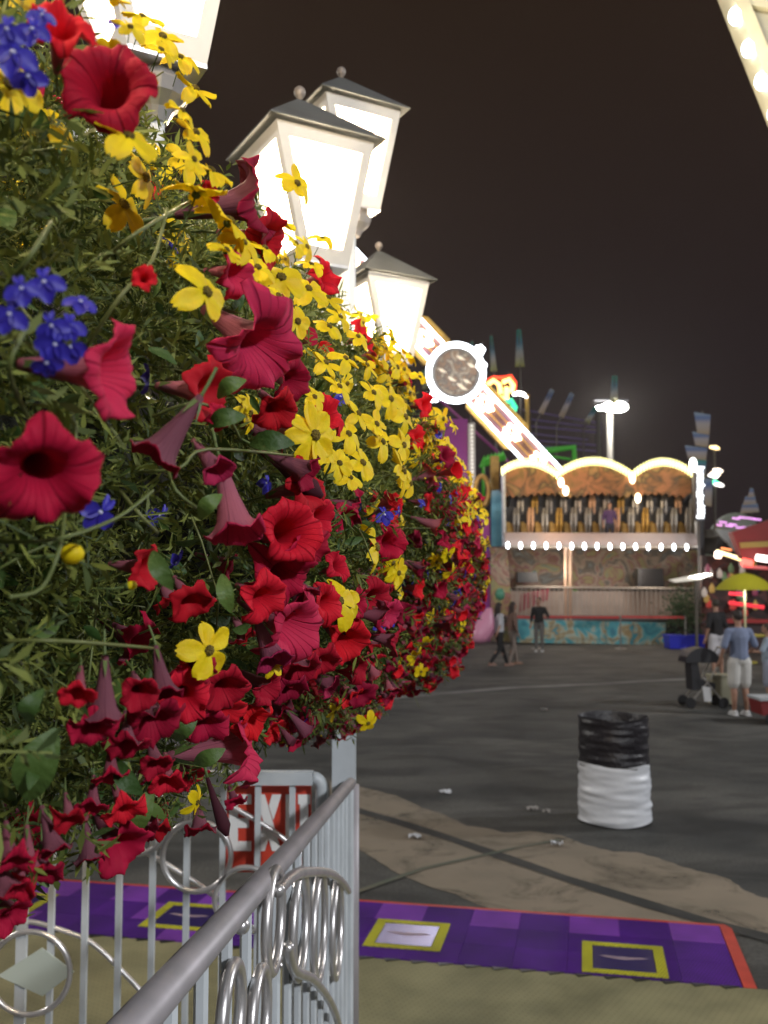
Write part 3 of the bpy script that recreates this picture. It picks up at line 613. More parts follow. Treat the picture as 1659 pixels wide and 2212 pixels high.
def proj(p):
    d = p - Vector((0, 0, CAMZ)); c, s = math.cos(PITCH), math.sin(PITCH); y = d.y * c + d.z * s; z = -d.y * s + d.z * c
    return (CX + FP * d.x / y, CY - FP * z / y) if y > .02 else (-9e3, 9e3)
# the rest, scattered round the baskets: yellow on the upper side, red lower down, blue between
def scatter(n, seed):
    random.seed(seed)
    for _ in range(n):
        Y = random.uniform(-.35, YE + .45); a = AX(min(Y, YE)); f = random.uniform(0, 2 * PI)
        dirv = Vector((math.cos(f), 0, math.sin(f)))
        if Y > YE: dirv = (dirv + Vector((.18, 1, 0)) * (Y - YE) * 3).normalized()
        p = a + dirv * (RR(Y) + random.uniform(-.05, .03)); p += dirv * lump(p)
        x, y = proj(p); vis = dirv.x > -.35
        if not vis and random.random() < .72: continue
        if p.y < .16 or p.y < 1.2 and abs(x) < 3000 and random.random() < .55: continue
        if any((x - q[0]) ** 2 + (y - q[1]) ** 2 < q[2] ** 2 for q in taken): continue
        el = math.degrees(math.atan2(dirv.z, dirv.x)) if dirv.x > -.9 else 0        # elevation on the side seen
        if el > 18: pr = (.17, .70, .06)
        elif el > -2: pr = (.48, .22, .20)
        elif el > -25: pr = (.66, .12, .12)
        else: pr = (.80, .08, .05)
        if Y > 2.6: pr = (pr[0] + .15, pr[1], pr[2])
        u = random.random(); nv = dirv * 1.0 + Vector((random.uniform(-.5, .7), random.uniform(-.9, .2), random.uniform(-.55, .5)))
        if u < pr[0]:
            if p.y < .8: continue
            s = random.uniform(.019, .028) * (1.0 if Y > 1.2 else 1.1); c = random.choices((0, 1, 2), (5, 4, 2))[0]; nm = 'petunia_flower'
            mesh = PET[c][random.randrange(7)]
        elif u < pr[0] + pr[1]:
            if p.y < .8 and el < 5: continue
            s = random.uniform(.017, .026) ; nm = 'yellow_daisy'; mesh = DAI[random.randrange(5)]; p += dirv * .025
        elif u < pr[0] + pr[1] + pr[2]: s = random.uniform(.009, .014); nm = 'lobelia_flower'; mesh = LOB[random.randrange(3)]
        else:
            s = random.uniform(.003, .006); nm = 'daisy_bud'; mesh = BUD[0]
        if cnt.get((basket_of(p.y), nm), 0) >= 99: continue
        put(mesh, nm, p, nv, s)
scatter(3200, 21)
def masses(i, y0, y1, meshes, name, n, smin, smax, el0, el1, seed):
    """the blooms beyond the first hundred, one object"""
    r_ = np.random.default_rng(seed); VV = []; FF = []; MM = []; off = 0
    Y = r_.uniform(y0, y1, n); el = np.radians(r_.uniform(el0, el1, n)); ds = []
    for me in meshes:
        k = len(me.vertices); co = np.zeros(k * 3); me.vertices.foreach_get('co', co); co = co.reshape(-1, 3)
        qs = np.array([list(p.vertices) for p in me.polygons if len(p.vertices) == 4]); mi_ = np.array([p.material_index for p in me.polygons if len(p.vertices) == 4]); ds.append((co, qs, mi_))
    for a in range(n):
        yc = min(Y[a], YE); d = np.array([math.cos(el[a]), 0, math.sin(el[a])]); e = max(0, Y[a] - YE); d = d + np.array([.54, 3, 0]) * e; d /= np.linalg.norm(d)
        p = np.array(AX(yc)) + d * (RR(yc) + r_.uniform(-.05, .03)); p += d * lump(Vector(p))
        x, y = proj(Vector(p))
        if any((x - q[0]) ** 2 + (y - q[1]) ** 2 < q[2] ** 2 for q in taken) or p[1] < .5: continue
        nv = d + np.array([r_.uniform(-.4, .7), r_.uniform(-1, .2), r_.uniform(-.6, .5)]); co, qs, mi_ = ds[r_.integers(len(ds))]
        Rm = rotmats(nv[None], r_.uniform(0, 6.28, 1))[0]; VV.append(co @ Rm.T * r_.uniform(smin, smax) + p); FF.append(qs + off); MM.append(mi_); off += len(co)
    if VV: tag(npmesh(name, np.concatenate(VV), np.concatenate(FF), list(meshes[0].materials), BK[i], np.concatenate(MM), True), kind='stuff')

# foliage: feathery sprigs, broad leaves, stems
M_leaf = mat('feathery_leaf', (.026, .052, .010), .65, var=(.24, .27, .050), isl=True, trans=.25)
M_broad = mat('broad_leaf', (.030, .075, .014), .55, var=(.11, .18, .035), isl=True, trans=.2, bump=.2, bscale=200)
M_stem = mat('flower_stem', (.10, .13, .03), .5, var=(.16, .17, .05), isl=True)
def sprig_template(seed, nl=15):
    rnd = np.random.default_rng(seed); V = []; F = []
    for i in range(nl):
        t = (i + 1) / nl; base = np.array([.12 * math.sin(t * 3), .05 * t, t]); a = rnd.uniform(0, 2 * PI); up_ = rnd.uniform(.3, 1.1)
        d = np.array([math.cos(a), math.sin(a), up_]); d /= np.linalg.norm(d); w_ = np.cross(d, rnd.normal(size=3)); w_ /= np.linalg.norm(w_); L_ = rnd.uniform(.22, .42); wd = rnd.uniform(.022, .045)
        m_ = base + d * L_ * .55; e = base + d * L_ + np.array([0, 0, -.05]) * rnd.uniform(-1, 2); k = len(V)
        V += [base - w_ * wd * .3, base + w_ * wd * .3, m_ + w_ * wd, m_ - w_ * wd, e + w_ * wd * .1, e - w_ * wd * .1]; F += [(k, k + 1, k + 2, k + 3), (k + 3, k + 2, k + 4, k + 5)]
    k = len(V); V += [np.array([-.012, 0, 0]), np.array([.012, 0, 0]), np.array([.08, .05, 1]), np.array([.06, .05, 1])]; F.append((k, k + 1, k + 2, k + 3))
    return np.array(V), np.array(F)
def broad_template():
    V = []; F = []
    for i in range(6):
        u = i / 5; wd = .26 * math.sin(PI * (u * .93 + .03)) ** .8 * (1 - .25 * u); z = -.25 * u * u
        V += [(-wd, u, z + wd * .35), (0, u, z), (wd, u, z + wd * .35)]
        if i: k = (i - 1) * 3; F += [(k, k + 1, k + 4, k + 3), (k + 1, k + 2, k + 5, k + 4)]
    return np.array(V), np.array(F)
def inst(tV, tF, pos, dirs, size, spin):
    Rm = rotmats(dirs, spin); V = np.einsum('nij,kj->nki', Rm, tV) * size[:, None, None] + pos[:, None, :]
    F = tF[None] + (np.arange(len(pos)) * len(tV))[:, None, None]; return V.reshape(-1, 3), F.reshape(-1, tF.shape[1])
def shell(n, y0, y1, rin, rout, back=.25):
    Y = rng.uniform(y0, y1, n); f = rng.uniform(0, 2 * PI, n)
    d = np.stack([np.cos(f), np.zeros(n), np.sin(f)], 1); ex = np.maximum(0, Y - YE); d += np.stack([.18 * ex * 3, ex * 3, 0 * ex], 1); d /= np.linalg.norm(d, axis=1, keepdims=True)
    keep = (d[:, 0] > -.3) | (rng.random(n) < back); Y, d = Y[keep], d[keep]; Yc = np.minimum(Y, YE)
    sx = np.maximum(0, (Yc - 1.7) / 1.78); a = np.stack([-.71 + .18 * Yc + .08 * sx, Yc, 2.33 - .11 * sx], 1); r = rng.uniform(rin, rout, len(Y)) - .09 * sx; p = a + d * r[:, None]
    p += d * (.030 * np.sin(p[:, 1] * 7.4 + p[:, 2] * 5) + .022 * np.sin(p[:, 2] * 13 + p[:, 0] * 9 + p[:, 1] * 4))[:, None]
    far = np.linalg.norm(p - np.array([0, 0, CAMZ]), axis=1) > .25; return p[far], d[far]
for i in range(1, 5):
    y0 = (BY[i - 1] + BY[i]) / 2; y1 = YE + .45 if i == 4 else (BY[i] + BY[i + 1]) / 2; n_ = (0, 40, 110, 170, 200)[i]
    masses(i, y0, y1, PET[0], 'red_blooms', n_, .018, .026, -75, 40, 60 + i); masses(i, y0, y1, PET[1], 'crimson_blooms', n_ * 2 // 3, .017, .025, -85, 25, 70 + i)
    masses(i, y0, y1, DAI, 'yellow_blooms', (0, 130, 210, 170, 70)[i], .017, .026, 12, 72, 80 + i); masses(i, y0, y1, DAI, 'low_yellow_blooms', (0, 6, 16, 24, 26)[i], .014, .021, -20, 20, 90 + i)
    masses(i, y0, y1, LOB, 'blue_blooms', (0, 14, 25, 40, 40)[i], .010, .014, -25, 30, 100 + i)
for i in range(5):
    y0 = -.45 if i == 0 else (BY[i - 1] + BY[i]) / 2; y1 = YE + .45 if i == 4 else (BY[i] + BY[i + 1]) / 2
    VV = []; FF = []; off = 0; near = i <= 1
    for k in range(3):
        n = 2300 if near else 1900; p, d = shell(n, y0, y1, RT - (.22 if near else .17), RT - .03); sz = rng.uniform(.035, .065, len(p)) * (1 if near else 1.15)
        dd = d + rng.normal(size=p.shape) * .65; v, f = inst(*sprig_template(i * 5 + k), p, dd, sz, rng.uniform(0, 6.28, len(p))); VV.append(v); FF.append(f + off); off += len(v)
    npmesh('foliage', np.concatenate(VV), np.concatenate(FF), [M_leaf], BK[i])
    n = 1500 if near else 1000; p, d = shell(n, y0, y1, RT - .15, RT - .01); low = (d[:, 2] < .1) | (rng.random(len(p)) < .5); p, d = p[low], d[low]
    dd = rng.normal(size=p.shape) * .5 + np.array([.3, -.1, -.4]); tv, tf = broad_template(); tv = tv[:, [0, 2, 1]]
    v, f = inst(tv, tf, p, dd, rng.uniform(.014, .036, len(p)), rng.uniform(0, 6.28, len(p))); npmesh('broad_leaves', v, f, [M_broad], BK[i], smooth=True)
    st = MB(); random.seed(40 + i)
    p, d = shell(260 if near else 160, y0, y1, RT - .1, RT + .0)
    for k in range(len(p)):
        a = Vector(p[k]); t = (Vector(d[k]) * .1 + Vector((random.uniform(-.6, .6), random.uniform(-1, .5), random.uniform(-.8, .8)))).normalized(); L_ = random.uniform(.03, .09); b2 = Vector((0, 0, random.uniform(-.04, .05)))
        st.tube([a, a + t * L_ * .35 + b2 * .3, a + t * L_ * .7 + b2 * .8, a + t * L_ + b2 * 1.2], [.0010, .0009, .0008, .0006], 5)
    if i == 0 or i == 1:
        for q in ([(0, 1170), (120, 1165), (250, 1120), (330, 1060)], [(300, 1020), (390, 1010), (450, 970), (640, 985)], [(0, 1385), (140, 1385), (330, 1400)], [(225, 560), (300, 500), (420, 430)], [(330, 900), (420, 870), (490, 900), (520, 950)],
                  [(140, 1100), (130, 1180), (90, 1270), (20, 1290)], [(360, 1000), (380, 1060), (430, 1100)], [(0, 640), (60, 560), (110, 480)], [(180, 760), (260, 640), (330, 560), (360, 450)], [(60, 900), (20, 800), (60, 700)], [(260, 1060), (300, 1110), (340, 1150)]):
            pts = [hit(x, y, .03 if j else .0) for j, (x, y) in enumerate(q)]
            if basket_of(pts[1].y) == i:
                sm = []
                for j in range(len(pts) - 1):
                    for u in (0, .25, .5, .75): 
                        p0, p1, p2, p3 = pts[max(j - 1, 0)], pts[j], pts[j + 1], pts[min(j + 2, len(pts) - 1)]
                        sm.append(.5 * ((2 * p1) + (p2 - p0) * u + (2 * p0 - 5 * p1 + 4 * p2 - p3) * u * u + (3 * p1 - p0 - 3 * p2 + p3) * u ** 3))
                st.tube(sm + [pts[-1]], .0011, 6)
    tag(st.build('stems', M_stem, BK[i], smooth=True), kind='stuff')
    co = MB(); c = AX(BY[i]); hl = (y1 - y0) / 2 + .05; cy_ = (y0 + y1) / 2; co.ball(AX(min(cy_, YE)), (RR(cy_) - .22, hl if i < 4 else RR(cy_) - .22, RR(cy_) - .22), 20, 14, M=Matrix.Rotation(-math.atan(.18), 3, 'Z')); co.build('dark_liner_core', mat('dark_liner_core', (.018, .016, .009), .95, var=(.008, .010, .005), vscale=30, bump=1, bscale=80), BK[i], smooth=True)  # dark liner core added unseen inside the foliage to block light
# broad single leaf, lower left, and leafy shoots in front
lf = MB(); c = hit(80, 1640, .03)
for (px, py, L_, dx, dy) in ((60, 1730, 190, .35, .94), (480, 1240, 80, .3, -1), (430, 1120, 80, .6, .7), (540, 960, 100, 1, .1), (330, 1190, 90, .5, -.8), (450, 920, 90, .9, .3), (60, 1560, 90, .4, .9), (470, 860, 80, .7, .5), (250, 1640, 90, .6, -.6), (380, 1600, 80, .6, .8), (330, 1700, 90, -.3, -.9), (420, 1650, 80, .8, .5), (300, 1590, 80, -.6, .6)):
    p = hit(px, py, .03); m_ = S(L_, p.y); d = Vector((dx, -.15, dy)).normalized(); w_ = d.cross(Vector((.3, -1, .1))).normalized(); vs = []; fs = []
    for k in range(8):
        u = k / 7; wd = m_ * .23 * math.sin(PI * (u * .95 + .03)) ** .8; b2 = p + d * m_ * u + Vector((0, -.01 * math.sin(PI * u) * 1, -.1 * m_ * u * u)); up_ = w_.cross(d) * wd * .3
        vs += [b2 - w_ * wd + up_, b2, b2 + w_ * wd + up_]
        if k: q = (k - 1) * 3; fs += [(q, q + 1, q + 4, q + 3), (q + 1, q + 2, q + 5, q + 4)]
    lf.add(vs, fs)
lf.build('petunia_leaves', M_broad, BK[0], smooth=True)
#@@PART2
# ------------------------------------------------------------ railings and handrail
YF = 3.3
def F(px, py, dy=0): return P(px, py, YF + dy)
fn = empty('railing', F(350, 1900), 'white railing panel with rings and scrolls in front of the purple floor', 'railing')
zt = F(600, 1680).z
def circle(c, r, u, v, n=36): return [c + u * r * math.cos(2 * PI * k / n) + v * r * math.sin(2 * PI * k / n) for k in range(n)]
X, Z = Vector((1, 0, 0)), Vector((0, 0, 1))
top = MB(); q0 = F(-40, 1680); q1 = F(676, 1680)
top.box((q0 + q1) / 2, ((q1 - q0).length, .045, .042)); top.build('top_rail', M_white, fn)
cv = MB(); e_ = F(676, 1680); cv.tube([e_ + Vector((.03 * math.sin(a * PI / 10), 0, -.035 * (1 - math.cos(a * PI / 10)))) for a in range(6)] + [e_ + Vector((.03, 0, -.9))], .021, 10); cv.build('end_post', M_white, fn, smooth=True)
for x in (-15, 56, 118, 190, 262, 333, 406, 483, 558, 632):
    b = MB(); t_ = F(x, 1690); b.box((t_.x, YF, (zt + .44) / 2), (.019 if x != 56 else .034, .019, zt - .44), None); b.build('baluster', M_white, fn)
br = MB(); br.box(((q0.x + q1.x) / 2, YF, .47), (q1.x - q0.x, .04, .04)); br.build('bottom_rail', M_white, fn)
for cx, cy, r in ((425, 1850, 72), (297, 1775, 66), (532, 1943, 66), (170, 1715, 62), (64, 2102, 84), (640, 2030, 60)):
    rg = MB(); rg.tube(circle(F(cx, cy, -.014), S(r, YF), X, Z, 40), .0095, 10, closed=True); rg.build('ring', M_steel, fn, smooth=True)
def spline(pts, n=8):
    out = []
    for j in range(len(pts) - 1):
        p0, p1, p2, p3 = pts[max(j - 1, 0)], pts[j], pts[j + 1], pts[min(j + 2, len(pts) - 1)]
        for k in range(n):
            u = k / n; out.append(.5 * ((2 * p1) + (p2 - p0) * u + (2 * p0 - 5 * p1 + 4 * p2 - p3) * u * u + (3 * p1 - p0 - 3 * p2 + p3) * u ** 3))
    return out + [pts[-1]]
for pts in ([(60, 1750), (150, 1770), (238, 1800), (340, 1855), (456, 1930), (540, 2000), (620, 2080)], [(250, 1660), (343, 1680), (460, 1722), (583, 1790), (660, 1850)], [(20, 2005), (64, 1991), (147, 2014), (206, 2043), (304, 2141), (380, 2235)], [(330, 1690), (347, 1720), (352, 1760)]):
    b = MB(); b.tube(spline([F(x, y, .012) for x, y in pts]), .0085, 8); b.build('scroll', M_steel, fn, smooth=True)
dm = MB(); dm.prism([F(x, y, -.02) for x, y in ((90, 2048), (160, 2100), (92, 2152), (-5, 2108))], (0, .006, 0)); dm.build('diamond_plate', mat('pale_green_plate', (.50, .56, .50), .5), fn)

# EXIT sign behind the bars
ex = empty('exit_sign', F(577, 1790, .05), 'red EXIT board with white letters behind the railing bars', 'sign')
b = MB(); b.prism([F(x, y, .045) for x, y in ((478, 1698), (672, 1698), (672, 1884), (478, 1884))], (0, .008, 0)); b.build('board', mat('sign_red', (.62, .06, .03), .5, var=(.55, .045, .022)), ex)
M_let = mat('sign_white', (.85, .84, .82), .5)
Yb = .0435
def lp(x, y): return F(x, y, Yb)
def letter(polys):
    b = MB()
    for p in polys: b.prism([lp(*q) for q in p], (0, -.002, 0))
    b.build('letter', M_let, ex)
H0, H1 = 1716, 1838
def rct(x0, y0, x1, y1): return [(x0, y0), (x1, y0), (x1, y1), (x0, y1)]
letter([rct(495, H0, 514, H1), rct(514.3, H0, 543, H0 + 21), rct(514.3, 1767, 538, 1788), rct(514.3, H1 - 21, 543, H1)])
letter([[(552, H0), (572, H0), (608, H1), (588, H1)], [(588, H0), (608, H0), (590.5, 1772), (580.6, 1740)], [(552, H1), (572, H1), (580, 1812), (570, 1778)]])
letter([rct(617, H0, 636, H1)])
letter([rct(644, H0, 670, H0 + 21), rct(648, H0 + 21.3, 666, H1)])

# stair railing running towards the camera, with its handrail
h0 = P(757, 1692, 3.22); h1 = P(292, 2212, .88); hd = (h1 - h0); h2 = h0 + hd * 1.32
sr_ = empty('stair_railing', (h0.x, h0.y, .43), 'steel stair railing with stacked rings running close beneath the camera', 'railing')
b = MB(); b.tube([h0, h2], .0185, 20); b.build('handrail', M_rail, sr_, smooth=True)
b = MB(); b.tube([(h0.x, h0.y, .43), (h0.x, h0.y, h0.z - .005)], .029, 20); b.build('newel_post', M_rail, sr_, smooth=True)
for f_ in (.02, .6): 
    b = MB(); c = h0.lerp(h2, f_) + Vector((.0, 0, -.028)); b.ball(c, (.012, .012, .012)); b.build('rail_bracket', M_steel, sr_, smooth=True)
hdn = Vector((hd.x, hd.y, 0)).normalized()
b = MB(); lo0 = Vector((h0.x - .015, h0.y - .04, .50)); b.tube([lo0, lo0 + hd * 1.25 + Vector((0, 0, -.1))], .011, 10); b.build('lower_bar', M_white, sr_, smooth=True)
L_ = Vector((hd.x, hd.y, 0)).length
for k in range(17):
    f_ = (k + .5) * .135 / L_; c = h0 + hd * f_; b = MB(); b.tube([(c.x, c.y, c.z - .015), (c.x, c.y, .50)], .0085 if k else .016, 6); b.build('baluster', M_white, sr_)
pn_ = Vector((hdn.y, -hdn.x, 0)) if hdn.y < 0 else Vector((-hdn.y, hdn.x, 0))
def OnP(px, py, off=.016):
    d = ray(px, py); n_ = Vector((-hdn.y, hdn.x, 0)); n_ = n_ if n_.x > 0 else -n_; o_ = h0 + n_ * off; cp = Vector((0, 0, CAMZ)); return cp + d * ((o_ - cp).dot(n_) / d.dot(n_))
for cx, cy, hh in ((592, 1988, 100), (648, 1995, 105), (690, 2000, 106), (728, 2003, 98), (500, 2195, 100), (560, 2200, 95)):
    c = OnP(cx, cy); r_ = S(hh, c.y); b = MB(); b.tube(circle(c, r_, hdn, Z, 40), .0085, 10, closed=True); b.build('ring', M_steel, sr_, smooth=True)
b = MB(); b.tube(spline([OnP(*q, .028) for q in ((600, 1925), (625, 1898), (656, 1884), (710, 1886), (738, 1904), (752, 1925))]), .010, 8); b.build('scroll', M_steel, sr_, smooth=True)
b = MB(); b.tube(spline([OnP(*q, .028) for q in ((622, 2043), (637, 2096), (676, 2116), (711, 2160), (730, 2209), (742, 2280))]), .009, 8); b.build('scroll', M_steel, sr_, smooth=True)

# ------------------------------------------------------------ litter barrel and paper
bc = G(1328, 1772); bR = S(150, bc.y) / 2; bt = P(1328, 1548, bc.y).z
tb_ = empty('litter_barrel', (bc.x, bc.y, 0), 'white wrapped barrel with a black liner folded over its upper half', 'litter barrel')
def wrap(r0, z0, z1, amp, seed, folds=9, n=72, m=40, flare=0):
    rnd = np.random.default_rng(seed); ph = rnd.uniform(0, 6.28, 12); vs = []; fs = []
    for i in range(m + 1):
        v = i / m; z = z0 + (z1 - z0) * v
        for j in range(n):
            a = 2 * PI * j / n
            w_ = sum(math.sin(a * (k % 4 + 1) * (1 if k % 2 else -1) + v * (6 + k * 3.1) * 2 + ph[k]) / (1 + k * .25) for k in range(8)) / 3
            r = r0 + amp * w_ + flare * (1 - v) * .5; vs.append((r * math.cos(a), r * math.sin(a), z + (amp * .8 * math.sin(3 * a + ph[9]) if i in (0, m) else 0)))
    for i in range(m):
        for j in range(n): j2 = (j + 1) % n; fs.append((i * n + j, i * n + j2, (i + 1) * n + j2, (i + 1) * n + j))
    return vs, fs
zc = P(1328, 1648, bc.y).z
vs, fs = wrap(bR * .985, .015, zc + .02, .011, 4, flare=.02); b = MB(); b.add([Vector(v) + Vector((bc.x, bc.y, 0)) for v in vs], fs); b.build('wrapped_drum', mat('white_plastic_wrap', (.70, .72, .76), .42, bump=.4, bscale=18), tb_, smooth=True)
vs, fs = wrap(bR * .945 + .008, zc - .01, bt + .01, .010, 9); b = MB(); b.add([Vector(v) + Vector((bc.x, bc.y, 0)) for v in vs], fs)
k0 = len(b.v) - 72; ring = [Vector(v) for v in b.v[-72:]]; cc = Vector((bc.x, bc.y, 0))
ins = [cc + (v - cc) * .96 + Vector((0, 0, .002)) for v in ring]; ins2 = [Vector((v.x, v.y, bt - .22 + random.uniform(-.01, .01))) for v in ins]
ctr = Vector((bc.x, bc.y, bt - .25)); b.add(ring + ins + ins2 + [ctr], [(j, (j + 1) % 72, (j + 1) % 72 + 72, j + 72) for j in range(72)] + [(j + 72, (j + 1) % 72 + 72, (j + 1) % 72 + 144, j + 144) for j in range(72)] + [(j + 144, (j + 1) % 72 + 144, 216) for j in range(72)])
b.build('black_liner', mat('black_liner', (.016, .014, .018), .40, bump=1, bscale=30), tb_, smooth=True)
for k, (px, py, s, lb) in enumerate(((962, 1716, .10, 'crumpled white paper scrap nearest the post line on tan concrete'), (896, 1812, .09, 'crumpled white paper scrap between the post and the dark seam'), (1204, 1829, .08, 'small flattened paper scrap near the barrel on the concrete edge'), (1150, 1752, .09, 'grey crumpled paper lying in the dark stain left of the barrel'), (1180, 1758, .06, 'tiny grey paper flake beside the crumpled paper in the dark stain'), (1175, 1536, .09, 'small far paper scrap on the dark asphalt behind the barrel'))):
    c = G(px, py); rnd = random.Random(k); b = MB(); vs = []; n = 7
    for i in range(n):
        for j in range(5): vs.append(c + Vector(((i / (n - 1) - .5) * s * 1.2, (j / 4 - .5) * s * .9, .016 + rnd.uniform(0, .035))))
    fs = [(i * 5 + j, i * 5 + j + 1, i * 5 + j + 6, i * 5 + j + 5) for i in range(n - 1) for j in range(4)]; b.add(vs, fs); b.add([v + Vector((0, 0, -.004)) for v in vs], [f[::-1] for f in fs])
    tag(b.build('paper_scrap', mat('paper', (.62, .63, .66) if k < 3 else (.32, .30, .28), .8)), lb, 'paper scrap', 'litter on the ground')

# ------------------------------------------------------------ fairground rides in the distance
M_pink = mat('plum_panel', (.30, .035, .20), .5, var=(.24, .02, .22), vscale=1); M_gold = mat('gold_trim', (.50, .30, .06), .4, .3, var=(.35, .2, .04), vscale=6)
M_or2 = ramp_mat('painted_sunset_boards', [(.3, (.16, .09, .02)), (.42, (.30, .12, .045)), (.5, (.17, .075, .02)), (.56, (.05, .03, .012)), (.62, (.22, .14, .04)), (.75, (.32, .15, .07))], scale=1.3, dist=1.5)
M_mural = ramp_mat('painted_mural', [(.25, (.08, .16, .17)), (.4, (.30, .26, .10)), (.47, (.22, .08, .08)), (.54, (.36, .28, .20)), (.62, (.10, .08, .06)), (.72, (.26, .30, .30))], scale=.9, dist=2.5)
M_sea = ramp_mat('sea_banner', [(.3, (.04, .22, .30)), (.45, (.10, .42, .48)), (.52, (.45, .50, .40)), (.58, (.40, .28, .12)), (.66, (.06, .30, .38))], scale=1.4, dist=1.6)
M_cyan = ramp_mat('cyan_panel', [(.3, (.05, .24, .34)), (.6, (.20, .50, .60)), (.8, (.5, .6, .6))], scale=1)
M_dk = mat('dark_seat', (.018, .018, .022), .5); M_sil = mat('restraint_silver', (.36, .34, .31), .35, .5)
M_plat = mat('pink_platform', (.50, .34, .27), .5, var=(.36, .30, .28), vscale=.7)
YR = 33.6
def Q(px, py, Y=YR): return P(px, py, Y)
rd = empty('swing_platform_ride', Q(1300, 1390), 'wide ride with three bulb lit arches above a row of dark seats', 'fair ride')
def slab(name, pts, Y, th, m, parent=rd, smooth=False):
    b = MB(); b.prism([P(x, y, Y) for x, y in pts], (0, th, 0)); return b.build(name, m, parent)
arch = []
for x0, y0, xm, ym, x1, y1 in ((1085, 1017, 1142, 999, 1203, 1025), (1203, 1025, 1288, 996, 1365, 1027), (1365, 1027, 1422, 998, 1493, 1021)):
    for k in range(19):
        u = k / 18; x = x0 + (x1 - x0) * u; base = y0 + (y1 - y0) * u; arch.append((x, base - 4 * u * (1 - u) * ((y0 + y1) / 2 - ym)))
bot = []
for k in range(53, -1, -1): bot.append((1085 + (1493 - 1085) * k / 53, 1066 + (7 if k % 2 else 0) + 3 * math.sin(k * .4)))
for s0, s1 in ((0, 18), (19, 37), (38, 56)):
    a = arch[s0:s1 + 1]; bb = [q for q in bot if a[0][0] + .1 <= q[0] <= a[-1][0] - .1]
    slab('arch_board', a + [(a[-1][0], 1062)] + bb + [(a[0][0], 1062)], 34.0, .12, M_or2)
bul = MB()
for s0, s1 in ((0, 18), (19, 37), (38, 56)):
    a = arch[s0:s1 + 1]
    nbl = int((a[-1][0] - a[0][0]) / 6.2)
    for k in range(nbl + 1):
        for u in (0,):
            fk = k / nbl * (len(a) - 1); k0 = min(int(fk), len(a) - 2); uu = fk - k0; x = a[k0][0] + (a[k0 + 1][0] - a[k0][0]) * uu; y = a[k0][1] + (a[k0 + 1][1] - a[k0][1]) * uu
            bul.ball(P(x, y, 33.82), (.030, .03, .17), 6, 4)
tag(bul.build('arch_bulbs', M_bulby, rd), kind='stuff')
rb = MB()
for s0, s1 in ((0, 18), (19, 37), (38, 56)): rb.tube([P(x, y, 34.05) for x, y in arch[s0:s1 + 1]], .13, 8)
rb.build('arch_rim', mat('arch_rim', (.22, .20, .06), .5), rd)
slab('canopy_ceiling', [(1085, 1052), (1493, 1055), (1493, 1060), (1085, 1058)], 34.2, 2.0, mat('ceiling_black', (.03, .02, .02), .8))
slab('back_wall', [(1088, 1060), (1496, 1062), (1503, 1150), (1090, 1148)], 36.0, .1, ramp_mat('gold_brown_boards', [(.3, (.04, .025, .01)), (.5, (.20, .12, .03)), (.7, (.06, .04, .02))], scale=1.2))
seat0 = None
for row, (yy, Yd, xo) in enumerate(((1072, 34.7, 0), (1100, 34.3, -9))):
    for k in range(13):
        x = 1112 + k * 31.0 + xo
        s = empty('seat', P(x, yy + 60, Yd) - rd.location); s.parent = rd; s.name = 'seat'
        def SP(dx, dy, dz=0): return P(x + dx, yy + dy, Yd + dz)
        b = MB(); b.prism([SP(-11, 0), (SP(-8, -5)), SP(8, -5), SP(11, 0), SP(11, 26), SP(-11, 26)], (0, .18, 0)); b.build('headrest', M_dk, s)
        b = MB(); b.prism([SP(-9, 27), SP(9, 27), SP(8, 50), SP(-8, 50)], (0, .14, 0)); b.prism([SP(-10, 51, -.45), SP(10, 51, -.45), SP(10, 58, -.45), SP(-10, 58, -.45)], (0, .6, 0)); b.build('seat_shell', M_gold if row else M_dk, s)
        b = MB()
        for sd in (-1, 1): b.tube([SP(sd * 3 + 13, -2, -.1), SP(sd * 4 + 12, 12, -.32), SP(sd * 4.5 + 12, 34, -.38), SP(sd * 3 + 12, 52, -.3)], [.04, .06, .05, .03], 7)
        b.build('shoulder_restraint', [M_sil, M_gold, mat('restraint_peach', (.6, .35, .2), .4)][(k * 7 + row) % 3] if k % 2 else M_sil, s)
lg = MB()
slab('gondola_front', [(1090, 1150), (1502, 1152), (1512, 1178), (1092, 1178)], 33.75, .1, M_plat)
slab('gondola_floor', [(1092, 1178.5), (1512, 1178.5), (1512, 1183), (1092, 1183)], 33.6, 2.6, mat('floor_edge', (.3, .25, .2), .6))
for k in range(16):
    x = 1097 + k * 27.6; b = MB(); b.ball(P(x, 1178 + .3 * k, 33.45), (.055, .05, .12), 8, 6); tag(b.build('edge_light', M_bulbc, rd, smooth=True))
for x in (1087, 1499):
    b = MB(); b.tube([P(x, 1015, 33.9), P(x + (2 if x < 1200 else 8), 1180, 33.9)], .07, 8); b.build('corner_pole', M_white, rd)
slab('mural_wall', [(1070, 1186), (1512, 1188), (1512, 1275), (1068, 1272)], 36.4, .15, M_mural)
slab('backdrop_panel', [(1100, 1276), (1512, 1278), (1512, 1345), (1100, 1345)], 36.0, .1, ramp_mat('pink_grey_backdrop', [(.3, (.30, .22, .18)), (.6, (.44, .34, .28)), (.8, (.25, .22, .2))], scale=.7))
slab('sea_banner', [(1112, 1338), (1438, 1345), (1438, 1393), (1118, 1388)], 33.5, .06, M_sea)
slab('deck', [(1100, 1333), (1512, 1336), (1512, 1342), (1100, 1340)], 33.56, 2.4, mat('ride_deck', (.16, .15, .15), .5, .3))
slab('dark_skirt', [(1440, 1345), (1512, 1345), (1512, 1396), (1440, 1394)], 33.8, .1, M_dk)
for x in (1222, 1232): b = MB(); b.tube([P(x, 1183, 33.6), P(x, 1345, 33.6)], .055, 8); b.build('support_leg', mat('peach_leg', (.6, .40, .28), .5), rd)
